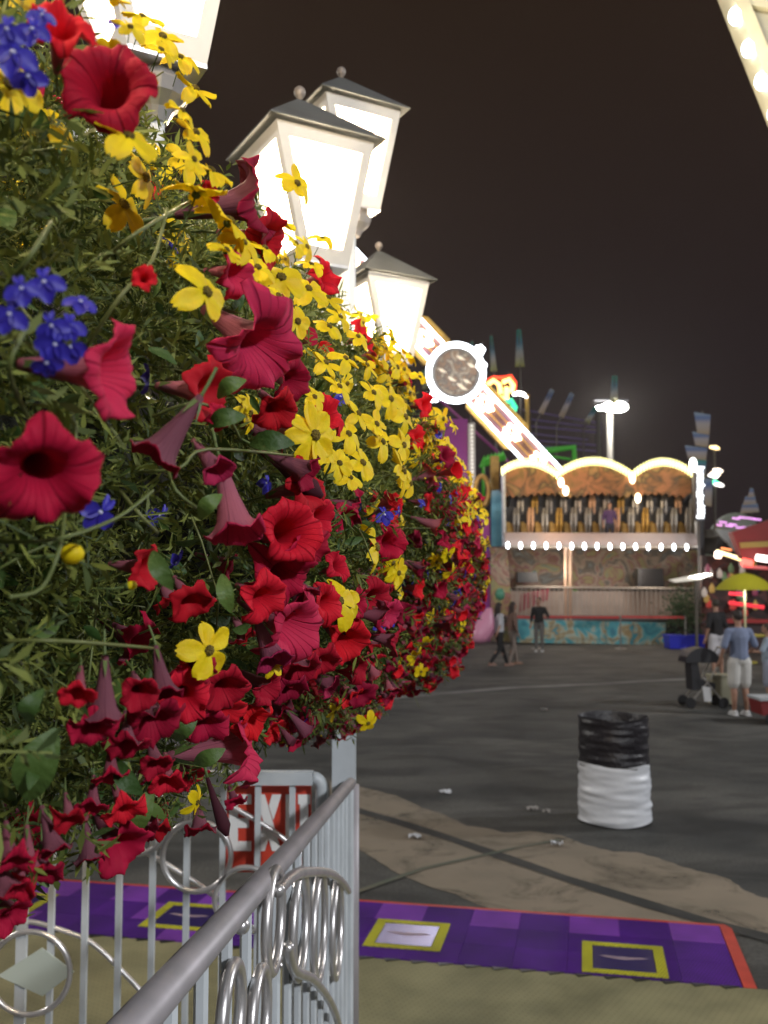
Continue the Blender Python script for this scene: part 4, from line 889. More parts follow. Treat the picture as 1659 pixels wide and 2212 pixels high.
fr = MB(); fr.tube([P(1115, 1268, 33.5), P(1512, 1272, 33.5)], .035, 6); fr.tube([P(1115, 1332, 33.5), P(1512, 1337, 33.5)], .03, 6)
for k in range(40): x = 1117 + k * 10; fr.tube([P(x, 1268, 33.5), P(x, 1334, 33.5)], .02, 4)
fr.build('front_fence', mat('fence_cream', (.38, .33, .28), .5), rd)
for k in range(9):
    x = 1125 + k * 7; b = MB(); b.prism([P(x, 1284 - k * 1.5, 33.8), P(x + 4, 1282 - k * 1.5, 33.8), P(x + 2, 1320 - k * 3, 33.8), P(x - 2, 1322 - k * 3, 33.8)], (0, .05, 0)); b.build('striped_awning_strip', mat('awning_red', (.30, .03, .06), .6), rd)
for x0, x1, y0, y1 in ((1118, 1160, 1236, 1258), (1378, 1432, 1228, 1268)):
    b = MB(); b.prism([P(x0, y0, 35), P(x1, y0, 35), P(x1 + 3, y1, 35), P(x0, y1, 35)], (0, .5, 0)); b.build('loudspeaker_box', M_black, rd)
for px, py in ((1212, 1042), (1366, 1034), (1222, 1060), (1378, 1076)):
    b = MB(); b.ball(P(px, py, 33.9), (.10, .08, .17)); b.build('spotlight', mat('spot_warm', (.9, .8, .6), .4, emit=(1, .80, .55), es=6, sample=False), rd, smooth=True)
light('arch_glow', P(1145, 1040, 33.0), 30, (1, .72, .38), .5, parent=rd); light('arch_glow', P(1288, 1040, 33.0), 34, (1, .62, .34), .5, parent=rd); light('arch_glow', P(1425, 1040, 33.0), 32, (1, .70, .38), .5, parent=rd)
light('seat_glow', P(1190, 1130, 33.2), 16, (1, .75, .5), .5, parent=rd); light('seat_glow', P(1400, 1130, 33.2), 16, (1, .75, .5), .5, parent=rd)
light('deck_glow', P(1200, 1230, 33.4), 70, (1, .86, .72), .5, parent=rd); light('deck_glow', P(1400, 1230, 33.4), 70, (1, .86, .72), .5, parent=rd)

# tall plum tower with a bulb strip on the left of the ride
tw = empty('ticket_tower', P(1010, 1390, 35.5), 'plum coloured tower panel with a white bulb strip left of the arches', 'tower')
slab('plum_panel', [(930, 905), (1010, 905), (1012, 1390), (930, 1390)], 35.5, 1.2, M_pink, tw)
slab('bulb_board', [(1011, 915), (1026, 912), (1028, 1128), (1013, 1130)], 35.4, .1, mat('pale_strip', (.5, .48, .42), .5), tw)
b = MB()
for k in range(26): b.ball(P(1019 + k * .1, 920 + k * 8.2, 35.36), (.055, .03, .055), 6, 4)
b.build('strip_bulbs', mat('dim_bulb', (.8, .8, .75), .4, emit=(1, .95, .8), es=.5, sample=False), tw)
slab('magenta_panel', [(1028, 1120), (1058, 1118), (1062, 1390), (1028, 1390)], 35.2, .4, mat('magenta_panel', (.50, .05, .25), .5, var=(.3, .04, .35), vscale=.8), tw)
slab('cyan_panel', [(1062, 1060), (1088, 1058), (1090, 1180), (1062, 1180)], 35.0, .3, M_cyan, tw)
slab('lower_mural', [(1060, 1182), (1095, 1182), (1112, 1390), (1060, 1390)], 35.0, .3, M_mural, tw)
b = MB(); b.tube([P(1041 + 15 * math.cos(a), 1061 + 32 * math.sin(a), 35.1) for a in [2 * PI * k / 24 for k in range(24)]], .10, 7, closed=True); b.build('gold_oval', M_gold, tw, smooth=True)
slab('gold_post', [(1060, 985), (1078, 985), (1078, 1058), (1060, 1058)], 35.6, .3, M_gold, tw)
light('tower_glow', P(1000, 1010, 33.5), 50, (1, .8, .9), .5, parent=tw)

# giant swinging arm with bulb lit hub
YP = 38.0
pa = empty('pendulum_arm', P(985, 805, YP), 'slanting giant ride arm edged with white lights and a round painted hub', 'fair ride')
d0 = Vector((985, 805)); e1 = Vector((1192, 1022)); e0 = Vector((742, 540)); dn = (e1 - e0).normalized(); pn = Vector((-dn.y, dn.x))
def along(t, s): v = d0 + dn * t + pn * s; return (v.x, v.y)
TA, TB = -360, 305
slab('arm_panel', [along(TA, -21), along(TB, -21), along(TB, 21), along(TA, 21)], YP, .5, mat('arm_maroon', (.20, .09, .12), .5, var=(.24, .12, .08), vscale=.6), pa)
for sd in (-1, 1):
    slab('side_wing', [along(-150, sd * 24), along(-130, sd * 38), along(-60, sd * 40), along(-50, sd * 24)] if True else [], YP + .1, .3, M_gold, pa)
    slab('side_wing', [along(60, sd * 24), along(70, sd * 36), along(190, sd * 37), along(205, sd * 24)], YP + .1, .3, M_gold, pa)
    b = MB(); b.tube([P(*along(TA, sd * 23.5), YP - .1), P(*along(-62, sd * 23.5), YP - .1)], .055, 6); b.build('light_tube', M_bulbc, pa); b = MB(); b.tube([P(*along(62, sd * 23.5), YP - .1), P(*along(TB, sd * 23.5), YP - .1)], .055, 6); b.build('light_tube', M_bulbc, pa)
    b = MB(); b.tube([P(*along(TA, sd * 7), YP - .05), P(*along(TB, sd * 7), YP - .05)], .03, 4); b.build('gold_rib', mat('gold_lit', (.6, .35, .08), .4, emit=(.5, .25, .03), es=.6, sample=False), pa)  # lit look of the gold rib is put in as emission
random.seed(5)
for t in (-330, -250, -170, -100, 92, 178, 262):
    b = MB()
    for k in range(16):
        a = k * 2.4; r = 4 + 13 * math.sqrt(k / 16); b.ball(P(*along(t + r * math.cos(a) * 1.3, r * math.sin(a)), YP - .12), .075, 6, 4)
    tag(b.build('bulb_cluster', mat('cluster_bulb', (.9, .8, .6), .4, emit=(1, .86, .62), es=7, sample=False), pa))
for (x, y, n, m_) in ((755, 497, 5, M_bulbc), (752, 545, 6, M_bulbc), (760, 560, 6, M_bulbc)):
    b = MB()
    for k in range(n * 2): b.ball(P(x + random.uniform(-9, 9), y + random.uniform(-10, 10), YP - .12), .07, 6, 4)
    b.build('bulb_cluster', m_, pa)
hb = MB(); hb.tube([P(985 + 53 * math.cos(a), 805 + 57 * math.sin(a), YP - .35) for a in [2 * PI * k / 48 for k in range(48)]], .16, 8, closed=True); hb.build('hub_rim', M_sil, pa, smooth=True)
hd_ = MB(); hd_.prism([P(985 + 53 * math.cos(a), 805 + 57 * math.sin(a), YP - .3) for a in [2 * PI * k / 40 for k in range(40)]], (0, .7, 0)); hd_.build('hub_disc', ramp_mat('hub_mural', [(.25, (.10, .07, .05)), (.4, (.32, .20, .12)), (.5, (.14, .12, .10)), (.58, (.5, .42, .30)), (.65, (.20, .10, .05)), (.8, (.25, .30, .28))], scale=1.6, dist=2.2, emit=.15), pa)  # mural colours also emit a little, standing in for light on the disc
b = MB()
for k in range(64): a = 2 * PI * k / 64; b.ball(P(985 + 61 * math.cos(a), 805 + 63 * math.sin(a), YP - .4), .075, 6, 4)
for k in range(64): a = 2 * PI * (k + .5) / 64; b.ball(P(985 + 56 * math.cos(a), 805 + 58 * math.sin(a), YP - .5), .06, 6, 4)
for cx, cy in ((1036, 756), (1040, 790), (938, 858)):
    for k in range(7): b.ball(P(cx + 8 * math.cos(k), cy + 8 * math.sin(k), YP - .5), .075, 6, 4)
tag(b.build('rim_bulbs', M_bulbc, pa), kind='stuff')
for k in range(7):
    b = MB(); a = random.uniform(0, 6.28); r = random.uniform(5, 38); cx, cy = 985 + r * math.cos(a), 805 + r * math.sin(a)
    b.prism([P(cx - 9, cy - 5, YP - .34), P(cx + 1, cy - 4, YP - .34), P(cx + 11, cy + 5, YP - .34), P(cx - 2, cy + 3, YP - .34)], (0, .03, 0)); b.build('hub_ornament', mat('ornament_cream', (.7, .62, .48), .4, emit=(.8, .65, .45), es=.5, sample=False), pa)  # ornaments brightened by their own emission, no lamps in them
light('hub_glow', P(985, 805, YP - 2.5), 90, (.95, .95, 1), .3, parent=pa)
for (x0, y0, x1, y1) in ((930, 845, 1195, 1085), (1060, 850, 1235, 1040)):
    b = MB(); b.tube([P(x0, y0, YP + 1), P(x1, y1, YP + 1)], .06, 6); b.build('stay_cable', mat('purple_cable', (.16, .03, .12), .5, emit=(.16, .01, .1), es=.25, sample=False), pa)  # faint glow put into the cable colour
b = MB(); pt = P(1190, 1030, YP + .8); b.box((pt.x, pt.y, pt.z / 2), (1.2, .8, pt.z)); b.build('support_tower', M_dk, pa)

# glowing letter board beside the hub
gs = empty('glowing_sign', P(1085, 845, 40), 'red and amber glowing curved sign beside the round hub', 'sign')
M_ra = mat('neon_amber', (.9, .5, .2), .4, emit=(1, .55, .16), es=3.5, sample=False); M_rr = mat('neon_red', (.8, .1, .05), .4, emit=(1, .06, .02), es=1.6, sample=False); M_gr = mat('neon_green', (.1, .8, .4), .4, emit=(.05, .9, .45), es=1.1, sample=False)
b = MB()
for pts in ([(1052, 832), (1066, 822), (1078, 830), (1082, 850)], [(1086, 826), (1100, 820), (1108, 832), (1104, 848)], [(1068, 848), (1078, 858), (1090, 862)], [(1094, 836), (1094, 862)]):
    b.tube([P(x, y, 40) for x, y in pts], .10, 6)
b.build('amber_tubes', M_ra, gs)
b = MB(); b.tube([P(x, y, 40.1) for x, y in ((1046, 826), (1066, 815), (1084, 816), (1104, 812), (1113, 826), (1112, 842))], .07, 6); b.build('red_outline', M_rr, gs)
b = MB(); b.tube([P(x, y, 40) for x, y in ((1086, 868), (1104, 866), (1112, 880), (1108, 894))], .12, 6); b.tube([P(1096, 884, 40), P(1108, 878, 40)], .07, 6); b.build('green_tubes', M_gr, gs)
b = MB(); b.tube([P(x, y, 39.9) for x, y in ((1108, 853), (1120, 849), (1131, 852), (1139, 859))], [.04, .09, .08, .03], 6); b.build('white_crescent', M_bulbw, gs)
b = MB(); b.tube([P(1139, 852, 40.2), P(1146, 1390, 40.2)], .10, 6); b.build('sign_pole', M_gold, gs)

# green metal frame and green claw
M_g = mat('lime_metal', (.06, .42, .03), .5, emit=(.04, .5, .01), es=.12, sample=False)  # slight emission brightens the green metal, which is no lamp
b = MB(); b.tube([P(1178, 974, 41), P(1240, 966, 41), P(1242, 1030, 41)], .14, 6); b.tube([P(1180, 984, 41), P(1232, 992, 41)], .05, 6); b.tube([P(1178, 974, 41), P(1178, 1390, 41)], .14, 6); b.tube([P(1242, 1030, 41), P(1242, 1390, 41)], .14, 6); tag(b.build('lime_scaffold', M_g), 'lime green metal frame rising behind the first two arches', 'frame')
gc = MB(); random.seed(8)
for k in range(6): x = 1040 + k * 8; gc.tube([P(x, 1003 - k * 2, 36.5), P(x + 8, 990 - k * 2, 36.5), P(x + 12, 1000 - k * 2, 36.5)], [.05, .13, .04], 6)
gc.tube([P(1036, 1008, 36.6), P(1092, 990, 36.6)], .06, 6); gc.tube([P(1044, 1008, 36.6), P(1044, 1390, 36.6)], .06, 6); tag(gc.build('green_claw', M_g), 'curled lime green claw ornament by the purple tower', 'ornament')

# flags on poles
M_flag = ramp_mat('banded_flag', [(0, (.30, .30, .06)), (.34, (.34, .33, .30)), (.68, (.05, .20, .28)), (.88, (.04, .26, .20))], kind='band', interp='LINEAR', emit=.10)  # cloth bands also emit faintly in place of falling light
M_flag2 = ramp_mat('banded_flag_peach', [(0, (.34, .26, .16)), (.5, (.34, .30, .30)), (.75, (.08, .14, .30)), (.9, (.22, .28, .36))], kind='band', emit=.12)  # this cloth is brightened by emission too
M_pole = mat('thin_pole', (.12, .11, .09), .5, .4)
FG = 'tall banner flags over the rides'
for (x0, y0, w0, x1, y1, w1, Y, m_, lb) in (
    (1121, 712, 9, 1123, 792, 20, 46, M_flag, 'tallest teal topped flag, standing alone right of the hub'), (1061, 726, 5, 1067, 802, 14, 46, M_flag, 'slim pale flag rising directly right of the hub rim'),
    (1020, 738, 6, 1018, 770, 9, 48, M_flag, 'dim flag tip showing just above the hub rim'), (868, 772, 5, 876, 850, 13, 46, M_flag, 'dark teal flag left of the hub under the lowest lantern'), (915, 800, 6, 918, 840, 10, 48, M_flag, 'faint flag touching the left rim of the hub'),
    (1193, 842, 10, 1168, 893, 12, 46, M_flag2, 'slanted blue and peach flag, first of the leaning pair'), (1236, 850, 10, 1212, 901, 12, 46, M_flag2, 'slanted blue and peach flag, second of the leaning pair'), (1287, 880, 8, 1268, 912, 12, 46, M_flag, 'yellowish leaning flag just left of the floodlight'),
    (1328, 812, 11, 1326, 872, 16, 60, M_flag, 'green tipped flag straight above the floodlight'), (1075, 868, 6, 1073, 900, 10, 50, M_flag2, 'small pale flag below the glowing sign')):
    t = empty('banner_flag', P(x1, y1, Y), lb, 'flag', FG); b = MB(); n = 8; vs = []
    for i in range(n + 1):
        u = i / n; x = x0 + (x1 - x0) * u; y = y0 + (y1 - y0) * u; w_ = w0 + (w1 - w0) * u; dx_, dy_ = (x1 - x0), (y1 - y0); Ln = math.hypot(dx_, dy_); nx, ny = -dy_ / Ln, dx_ / Ln
        wv = .12 * math.sin(u * 7)
        vs += [P(x - nx * w_ / 2, y - ny * w_ / 2, Y + wv), P(x, y, Y + .1 + wv), P(x + nx * w_ / 2, y + ny * w_ / 2, Y - wv)]
    n0 = len(vs); vs += [v + Vector((0, .03, 0)) for v in vs]; fs = []
    for i in range(n):
        for j in range(2): k = i * 3 + j; fs += [(k, k + 1, k + 4, k + 3), (n0 + k, n0 + k + 3, n0 + k + 4, n0 + k + 1)]
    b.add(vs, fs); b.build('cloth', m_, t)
    b = MB(); bx = x1 - (x0 - x1) * .4; b.tube([P(x0, y0 - 3, Y + .15), P(x1, y1, Y + .15), P(bx, y1 + (y1 - y0) * .4, Y + .15), Vector((P(bx, 1200, Y).x, Y + .15, 0))], .04, 5); b.build('pole', M_pole, t)
st_ = empty('stacked_flag', P(1510, 1100, 40), 'broad stack of blue and peach flags at the right end of the arches', 'flag', FG)
for k, (x0, x1, y0, y1) in enumerate(((1500, 1535, 890, 935), (1496, 1532, 932, 962), (1480, 1528, 962, 990), (1490, 1526, 988, 1030), (1512, 1540, 1030, 1090))):
    b = MB(); b.prism([P(x0, y0, 40 + k * .1), P(x1, y0 + 6, 40 + k * .1), P(x1 - 3, y1 + 4, 40 + k * .1), P(x0 + 7, y1, 40 + k * .1)], (0, .06, 0)); b.build('cloth', M_flag2 if k != 3 else M_flag, st_)
b = MB(); b.tube([P(1517, 888, 40.6), Vector((P(1517, 1200, 40.6).x, 40.6, 0))], .06, 5); b.build('pole', M_pole, st_)
tp = empty('tiered_flag', P(1622, 1150, 45), 'tiered pointed flag above the grey dome at the right', 'flag', FG)
for k, (xa, xb, ya, yb) in enumerate(((1616, 1630, 1055, 1072), (1606, 1634, 1072, 1088), (1600, 1640, 1088, 1106))):
    b = MB(); b.prism([P(xa + 5, ya, 45 + k * .1), P(xb - 3, ya, 45 + k * .1), P(xb, yb, 45 + k * .1), P(xa, yb + 3, 45 + k * .1)], (0, .06, 0)); b.build('cloth', M_flag2, tp)
b = MB(); b.tube([P(1622, 1053, 45.6), Vector((P(1622, 1200, 45.6).x, 45.6, 0))], .06, 5); b.build('pole', M_pole, tp)
# truss wires behind the leaning flags
ws = empty('cable_truss', P(1200, 930, 47), 'dark purple overhead cable truss beneath the leaning flags', 'truss')
for (x0, y0, x1, y1) in ((1140, 905, 1300, 925), (1140, 920, 1300, 935), (1135, 935, 1270, 950), (1140, 950, 1290, 962), (1150, 962, 1290, 975), (1130, 885, 1300, 915)):
    b = MB(); b.tube([P(x0, y0, 47), P(x1, y1, 47)], .05, 5); b.build('cable', mat('violet_wire', (.07, .05, .12), .6, emit=(.03, .02, .06), es=.5, sample=False), ws)  # wires given a weak glow of their own to show against the sky
for x in (1142, 1292): b = MB(); b.tube([Vector((P(x, 940, 47).x, 47, 0)), P(x, 890, 47)], .12, 6); b.build('mast', M_pole, ws)

# floodlight mast, lit
fm = empty('floodlight_mast', Vector((P(1318, 880, 62).x, 62, 0)), 'tall mast with one dazzling white floodlight above the middle arch', 'floodlight')
pz = P(1320, 880, 62)
b = MB(); b.tube([Vector((pz.x, 62.4, 0)), Vector((pz.x, 62.4, pz.z + .3))], [.30, .2], 10); b.build('mast', mat('mast_grey', (.30, .28, .25), .5, .3), fm)
for k, dx in enumerate((-22, 0, 14)):
    b = MB(); b.ball(P(1322 + dx, 879 + (2 if dx < 0 else 0), 61.5), (.62 if k else .40, .3, .34 if k else .16), 12, 8); b.build('lamp_head', mat('flood_white', (.9, .9, .9), .4, emit=(1, .97, .90), es=40, sample=False), fm, smooth=True)
b = MB(); b.box((pz.x, 62.1, pz.z + .42), (2.2, .6, .10)); b.build('crossbar', M_dk, fm)
light('flood_light', P(1322, 880, 60.4), 1800, (1, .97, .92), .3, parent=fm)

# vertical lit sign
vs_ = empty('vertical_sign', P(1512, 1100, 33), 'tall narrow white lit column sign at the right end of the arches', 'sign')
slab('sign_box', [(1503, 1006), (1521, 1004), (1523, 1125), (1505, 1125)], 33.0, .3, mat('sign_dark', (.05, .05, .06), .5), vs_)
b = MB(); rnd = random.Random(2)
for k in range(15):
    y = 1010 + k * 7.6; b.box(P(1512 + rnd.uniform(-2, 2) + k * .1, y, 32.95), (.22 * rnd.uniform(.7, 1.1), .05, .085 * rnd.uniform(.7, 1.1)))
b.build('lit_panel', mat('lit_white_panel', (.9, .9, .9), .4, emit=(.90, .95, 1), es=2.6, sample=False), vs_)
b = MB(); b.ball(P(1497, 1004, 32.9), (.13, .1, .24)); b.build('sign_lamp', M_bulbw, vs_, smooth=True)
b = MB(); b.tube([P(1513, 1125, 33.1), Vector((P(1513, 1200, 33.1).x, 33.1, 0))], .12, 6); b.build('sign_post', M_dk, vs_)

# coloured lights on poles at right
lp_ = empty('light_tree', Vector((P(1543, 1000, 42).x, 42, 0)), 'thin mast of small coloured lamps right of the stacked flags', 'lamp mast')
b = MB(); b.tube([Vector((P(1543, 1000, 42).x, 42.2, 0)), P(1543, 960, 42.2)], .06, 6); b.build('mast', M_pole, lp_)
for x, y, c in ((1543, 967, (1, .75, .35)), (1550, 1016, (1, .85, .7)), (1545, 1023, (1, .8, .6)), (1540, 1028, (1, .95, .9)), (1541, 1041, (.1, .9, .4)), (1552, 1047, (1, .95, .9)), (1553, 1148, (1, .6, .15)), (1512, 1168, (1, .6, .15))):
    b = MB(); b.tube([P(x - 10, y - 1.5, 42), P(x + 3, y, 42), P(x + 11, y + 2.5, 42)], [.05, .10, .05], 6); b.build('coloured_lamp', mat('coloured_lamp', c, .4, emit=c, es=2.5, sample=False), lp_)

# right-hand fair: domed ride, tent, red awning, umbrella, stand
M_red = mat('red_canvas', (.24, .02, .018), .6, var=(.26, .02, .02), vscale=2)
dr = empty('domed_ride', Vector((P(1600, 1200, 44).x, 44, 0)), 'grey domed ride dotted with small pink lights at the right edge', 'fair ride')
b = MB(); c = P(1590, 1190, 44); b.ball(c, (1.35, 1.3, 1.75), 24, 14); b.build('dome', mat('dome_grey', (.22, .25, .20), .6, emit=(.04, .045, .035), es=.8, sample=False), dr, smooth=True)  # dome surface emits faintly in place of light falling on it
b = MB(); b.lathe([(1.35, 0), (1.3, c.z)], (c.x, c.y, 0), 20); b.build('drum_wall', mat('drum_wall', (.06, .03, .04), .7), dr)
for x, y in ((1562, 1128), (1575, 1136), (1590, 1120), (1583, 1133), (1604, 1118), (1622, 1120), (1612, 1140), (1598, 1140), (1636, 1122), (1640, 1140), (1552, 1134), (1628, 1138)):
    b = MB(); b.tube([P(x - 8, y - 1, 42.2), P(x + 8, y + 1, 42.2)], .045, 6); b.build('pink_lamp', mat('pink_lamp', (.8, .4, .8), .4, emit=(.9, .40, .9), es=.9, sample=False), dr)
tn = empty('white_tent', Vector((P(1580, 1190, 34).x, 34, 0)), 'small white peaked tent with a dark gable between dome and stand', 'tent')
slab('gable', [(1546, 1186), (1556, 1150), (1600, 1200), (1546, 1192)], 34, 1.5, mat('tent_dark', (.03, .03, .03), .8), tn)
slab('tent_roof', [(1546, 1142), (1590, 1148), (1604, 1206), (1580, 1182), (1556, 1158)], 33.9, 1.5, mat('tent_white', (.42, .44, .44), .7), tn)
for x in (1548, 1598): b = MB(); b.tube([Vector((P(x, 1200, 34.3).x, 34.3, 0)), P(x, 1190, 34.3)], .05, 6); b.build('tent_pole', M_pole, tn)
fs_ = empty('food_stand', Vector((P(1600, 1300, 30).x, 30, 0)), 'dark food stand under a red awning with red and yellow lit strips', 'food stand')
slab('awning', [(1582, 1150), (1720, 1105), (1720, 1225), (1604, 1206)], 30, .4, M_red, fs_)
slab('awning_band', [(1598, 1172), (1720, 1166), (1720, 1178), (1600, 1184)], 29.95, .04, mat('awning_yellow', (.35, .27, .06), .6), fs_)
slab('rear_wall', [(1516, 1200), (1730, 1210), (1730, 1420), (1516, 1420)], 31.5, .2, ramp_mat('stall_goods', [(.3, (.015, .012, .012)), (.5, (.05, .02, .02)), (.6, (.16, .05, .04)), (.68, (.04, .04, .06)), (.8, (.3, .2, .15))], scale=2.2, dist=1), fs_)
slab('counter', [(1560, 1338), (1730, 1340), (1730, 1346), (1560, 1346)], 29.3, .5, mat('counter_red', (.40, .03, .03), .4), fs_)
slab('counter_front', [(1560, 1347), (1730, 1347), (1730, 1425), (1560, 1420)], 29.5, .1, mat('counter_dark', (.05, .025, .025), .5), fs_)
for pts, c, e_, r_ in ((((1548, 1190), (1592, 1204)), (1, .9, .5), 3, .045), (((1558, 1184), (1580, 1188)), (1, .3, .1), 2, .03), (((1556, 1195), (1600, 1210)), (1, .85, .4), 2.5, .035), (((1545, 1198), (1557, 1199)), (1, .75, .6), 6, .11), (((1604, 1213), (1624, 1218)), (1, .08, .06), 5, .12),
                     (((1634, 1204), (1659, 1208)), (1, .9, .85), 6, .10), (((1575, 1282), (1610, 1284)), (1, .05, .08), 1.6, .05), (((1575, 1302), (1650, 1312)), (.9, .04, .06), 1.2, .06), (((1604, 1224), (1659, 1228)), (.5, .1, .1), .8, .05), (((1575, 1256), (1600, 1258)), (1, .1, .1), 1.6, .05)):
    b = MB(); b.tube([P(x, y, 29.6) for x, y in pts], r_, 6); b.build('light_strip', mat('light_strip', c, .4, emit=c, es=e_ * .6, sample=False), fs_)
random.seed(12)
for k in range(34):
    x = random.uniform(1522, 1680); y = random.uniform(1215, 1335); c = random.choice(((.5, .05, .04), (.45, .3, .08), (.1, .15, .4), (.5, .45, .4), (.25, .05, .1), (.12, .2, .1)))
    b = MB(); b.lathe([(.05, 0), (.09, .05), (.09, .2), (.04, .26), (.03, .32)], P(x, y, 31.2), 7); b.build('bottle', mat('goods', c, .4, emit=c, es=.25, sample=False), fs_)  # bottles glow weakly in their own colour in place of stall light
light('stand_light', P(1600, 1215, 28.8), 14, (1, .55, .4), .3, parent=fs_)
bf = empty('strip_fixture', Vector((P(1500, 1245, 29).x, 29, 0)), 'slanted bright white strip lamp left of the yellow umbrella', 'lamp')
b = MB(); b.prism([P(x, y, 29) for x, y in ((1448, 1253), (1524, 1238), (1541, 1240), (1515, 1252), (1462, 1258))], (0, .25, 0)); b.build('shade', mat('shade_white', (.6, .58, .52), .5, emit=(1, .9, .75), es=.35, sample=False), bf)
b = MB(); b.prism([P(x, y, 28.97) for x, y in ((1488, 1247), (1524, 1239), (1539, 1240.5), (1512, 1249))], (0, .03, 0)); b.build('lamp_tube', M_bulbw, bf)
b = MB(); b.tube([Vector((P(1503, 1300, 29.2).x, 29.2, 0)), P(1503, 1245, 29.2)], .05, 6); b.build('pole', M_pole, bf)
ub = empty('umbrella', Vector((P(1608, 1270, 26).x, 26, 0)), 'yellow umbrella open over the stand tables at the right', 'umbrella')
c = P(1608, 1274, 26); b = MB(); n = 8; R0 = S(62, 26); vs = []
for r, z in ((R0, 0), (R0 * .97, .05), (R0 * .7, .26), (R0 * .35, .40), (.02, .46)):
    for j in range(24): a = 2 * PI * j / 24; sc_ = 1 - .04 * abs(math.sin(4 * a)) if r > .1 else 1; vs.append(c + Vector((r * sc_ * math.cos(a), r * sc_ * math.sin(a), z)))
fs = [(i * 24 + j, i * 24 + (j + 1) % 24, (i + 1) * 24 + (j + 1) % 24, (i + 1) * 24 + j) for i in range(4) for j in range(24)]; b.add(vs, fs); b.build('canopy', mat('yellow_canvas', (.36, .34, .02), .7, trans=.4), ub, smooth=True)
b = MB(); b.tube([(c.x, c.y, 0), (c.x, c.y, c.z + .5)], .03, 8); b.build('pole', mat('pole_cream', (.5, .48, .3), .5), ub)
b = MB(); b.lathe([(.5, .72), (.5, .76)], (c.x, c.y, 0), 20); b.lathe([(.28, 0), (.28, .05)], (c.x, c.y, 0), 16); b.build('table_disc', mat('table_yellow', (.4, .36, .05), .5), ub)
light('umbrella_light', (c.x, c.y - .2, c.z - .15), 12, (1, .95, .8), .1, parent=ub)

# rope barrier in front of the ride
rp = empty('rope_barrier', Vector((P(1340, 1400, 31).x, 31, 0)), 'red belt on slim steel posts in front of the sea banner', 'barrier')
Yr = 31.2
for x in (1160, 1340, 1480):
    gx = P(x, 1330, Yr); b = MB(); b.lathe([(.20, 0), (.18, .03), (.03, .05), (.026, 1.0), (.04, 1.02), (.04, 1.08)], (gx.x, Yr, 0), 12); b.build('post', M_sil, rp)
b = MB(); xs = [P(x, 1300, Yr).x for x in (1110, 1160, 1340, 1480)]
for a, c_ in zip(xs[:-1], xs[1:]): b.prism([(a, Yr, 1.00), (c_, Yr, .98), (c_, Yr, 1.05), (a, Yr, 1.07)], (0, .02, 0))
b.build('red_belt', mat('belt_red', (.62, .04, .04), .5), rp)

# blue planter with shrub
pl = empty('potted_shrub', Vector((P(1478, 1390, 31.5).x, 31.5, 0)), 'leafy shrub in a long bright blue planter tub', 'planter')
c = Vector((P(1478, 1390, 31.5).x, 31.5, 0)); b = MB(); hw = S(39, 31.5); b.add([c + Vector((x * hw * k, y * .35 * k, z)) for z, k in ((.02, .93), (.44, 1)) for x, y in ((-1, -1), (1, -1), (1, 1), (-1, 1))], [(0, 1, 2, 3), (7, 6, 5, 4), (0, 4, 5, 1), (1, 5, 6, 2), (2, 6, 7, 3), (3, 7, 4, 0)])
b.box(c + Vector((0, 0, .42)), (hw * 2.06, .76, .05)); b.build('tub', mat('tub_blue', (.02, .03, .55), .4), pl)
b = MB(); 
for k in range(7): b.tube([c + Vector((-.05 + .02 * k, 0, .4)), c + Vector((-.3 + .1 * k, random.uniform(-.2, .2), .9)), c + Vector((-.45 + .14 * k, random.uniform(-.3, .3), 1.4))], [.02, .015, .006], 5)
b.build('stems', mat('bark', (.06, .04, .02), .8), pl)
n = 1500; pos = rng.normal(size=(n, 3)) * np.array([.26, .22, .36]) + np.array([c.x, c.y, 1.20]); tv, tf = broad_template(); v, f = inst(tv[:, [0, 2, 1]], tf, pos, rng.normal(size=(n, 3)), rng.uniform(.06, .12, n), rng.uniform(0, 6.28, n)); npmesh('foliage', v, f, [mat('shrub_leaf', (.03, .07, .025), .6, var=(.06, .12, .04), isl=True)], pl)

# cafe chairs on the asphalt behind the flowers
def cafe_chair(px, py, rz, lb):
    g_ = G(px, py); t = empty('metal_chair', (g_.x, g_.y, 0), lb, 'chair', 'metal chairs on the asphalt', rz)
    m_ = M_sil
    for x, y in ((-.2, -.2), (.2, -.2), (.2, .2), (-.2, .2)): b = MB(); b.tube([(x * 1.1, y * 1.1, 0), (x, y, .44)], .013, 6); b.build('leg', m_, t, local=True)
    b = MB(); b.box((0, 0, .45), (.44, .42, .02)); b.build('seat', m_, t, local=True)
    b = MB(); b.tube([(-.2, .2, .45), (-.2, .25, .85), (.2, .25, .85), (.2, .2, .45)], .013, 6)
    for k in range(4): b.tube([(-.12 + k * .08, .215, .46), (-.12 + k * .08, .25, .85)], .007, 5)
    b.build('backrest', m_, t, local=True); return t
cafe_chair(625, 1572, .6, 'slim metal chair just below the red flowers, nearest the post'); cafe_chair(575, 1590, 2.2, 'slim metal chair half hidden by the trumpet flower'); cafe_chair(650, 1535, -2.6, 'slim metal chair farthest back beneath the flowers')

